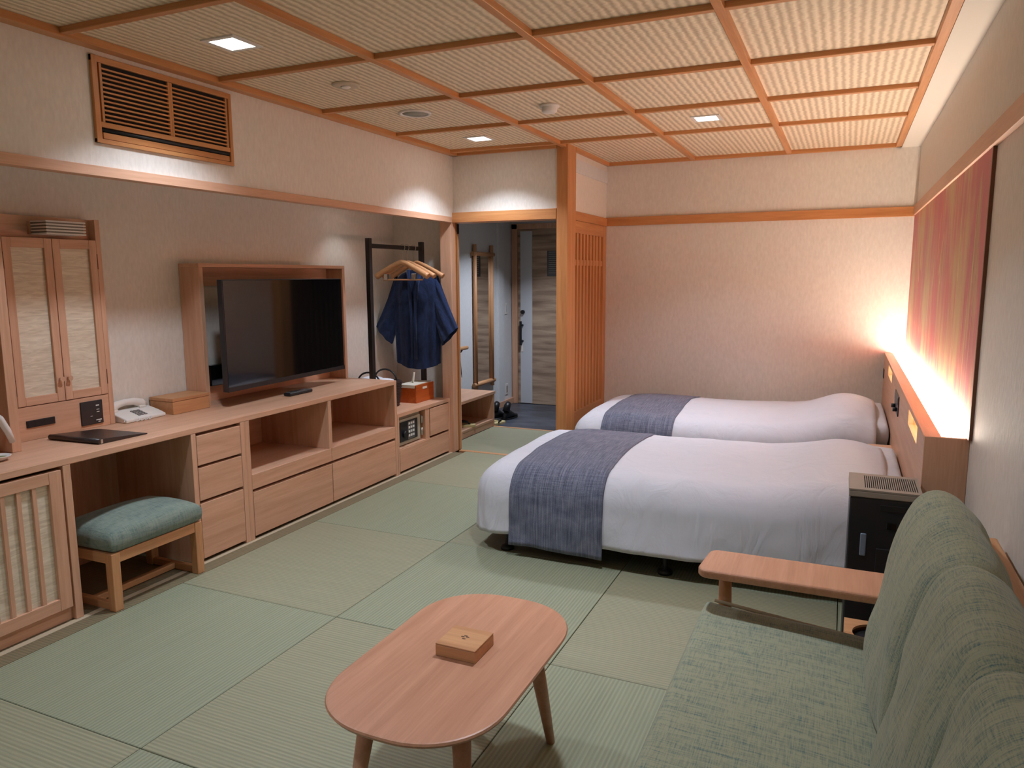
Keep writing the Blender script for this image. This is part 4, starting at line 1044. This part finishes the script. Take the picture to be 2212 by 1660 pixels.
# back cushions: soft leaning lobes
profile = [(.135, .335), (.105, .40), (.108, .47), (.128, .58), (.15, .68), (.178, .775), (.215, .835), (.268, .862), (.322, .842), (.362, .785), (.385, .70), (.378, .56), (.345, .42), (.29, .335)]
pc = (sum(p[0] for p in profile)/len(profile), sum(p[1] for p in profile)/len(profile))
def spline(pts, t):
    n = len(pts); f = t*n; i = int(f) % n; f -= int(f)
    p0, p1, p2, p3 = pts[(i-1) % n], pts[i], pts[(i+1) % n], pts[(i+2) % n]
    return tuple(.5*((2*b)+(-a+c)*f+(2*a-5*b+4*c-d)*f*f+(-a+3*b-3*c+d)*f**3) for a, b, c, d in zip(p0, p1, p2, p3))
def back_cushion(ya, yb, seed):
    def fn(u, v):
        p = spline(profile, u % 1.0)
        t = 2*v-1
        e = math.sin(t*PI/2)
        s = max(0, 1-abs(t)**2.6)**.42 if abs(t) < 1 else 0
        s = .30+.70*s if abs(t) < .999 else .0
        # pinch towards a line behind the front face
        cxp, czp = .265, .60
        w = noise.noise((p[0]*8+seed, p[1]*6, v*5))*.016*s+.008*math.sin(v*16+p[1]*9+seed)*s*max(0, p[1]-.45)
        x = cxp+(p[0]-cxp)*(s**.55 if s else 0)-w; z = czp+(p[1]-czp)*(s**.22 if s else 0)+w*.4
        return (x, (ya+yb)/2+(yb-ya)/2*(e*.35+t*.65), max(z, .372) if x < .16 else max(z, .34))
    return MB().grid(fn, 56, 40)
edges = [sy1-.005, 1.75, 1.29, .83]
for k in range(3): part(r, 'back_cushion', 'sofa_cloth', back_cushion(edges[k+1]-.02, edges[k]+(.02 if k else 0), 2.1*k+.4), smooth=True)

# ================================================================== COFFEE TABLE
tx0, tx1, ty0, ty1, tz = -1.185, -.698, 1.312, 2.128, .40
r = root('coffee_table', 'low coffee table with a rounded pale wood top', 'coffee table', (-.94, 1.72, 0))
tp = MB(); rings = [(.016, tz-.022), (.004, tz-.014), (0, tz-.006), (.002, tz-.001), (.005, tz)]
loops = [[(x, y, z) for x, y in rrect(tx0, tx1, ty0, ty1, .225, ins)] for ins, z in rings]
n = len(loops[0]); vs = [p for l in loops for p in l]
fs = [tuple(reversed(range(n))), tuple(range((len(loops)-1)*n, len(loops)*n))]
for a in range(len(loops)-1): fs += [(a*n+i, a*n+(i+1) % n, (a+1)*n+(i+1) % n, (a+1)*n+i) for i in range(n)]
part(r, 'top', 'tabletop', tp.add(vs, fs))
for sx, sy in ((1, 1), (-1, 1), (1, -1), (-1, -1)):
    cx_, cy_ = (tx0+tx1)/2, (ty0+ty1)/2
    part(r, 'leg', 'tabletop', MB().tube([(cx_+sx*.130, cy_+sy*.225, tz-.021), (cx_+sx*.15, cy_+sy*.255, .2), (cx_+sx*.170, cy_+sy*.29, 0)], [.026, .021, .0135], 16))
r = root('sweets_box', 'small square wooden box on the coffee table', 'box', (-.93, 1.75, tz))
q0 = (-.995, -.871, 1.692, 1.810)
part(r, 'body', 'ashX', B(*q0, tz+.0005, tz+.032), bevel=.001, seg=1)
ld = part(r, 'lid', 'ashX', B(*q0, tz+.0325, tz+.037), bevel=.001, seg=1)
em = MB()
for a, b in ((-.008, .004), (0, -.006), (.006, .006), (-.002, .011)):
    em.prism([(-.933+a+.006*math.cos(t), 1.751+b+.0028*math.sin(t)) for t in [2*PI*k/10 for k in range(10)]], 2, tz+.037, tz+.0374)
part(ld, 'branded_mark', 'brand_brown', em)
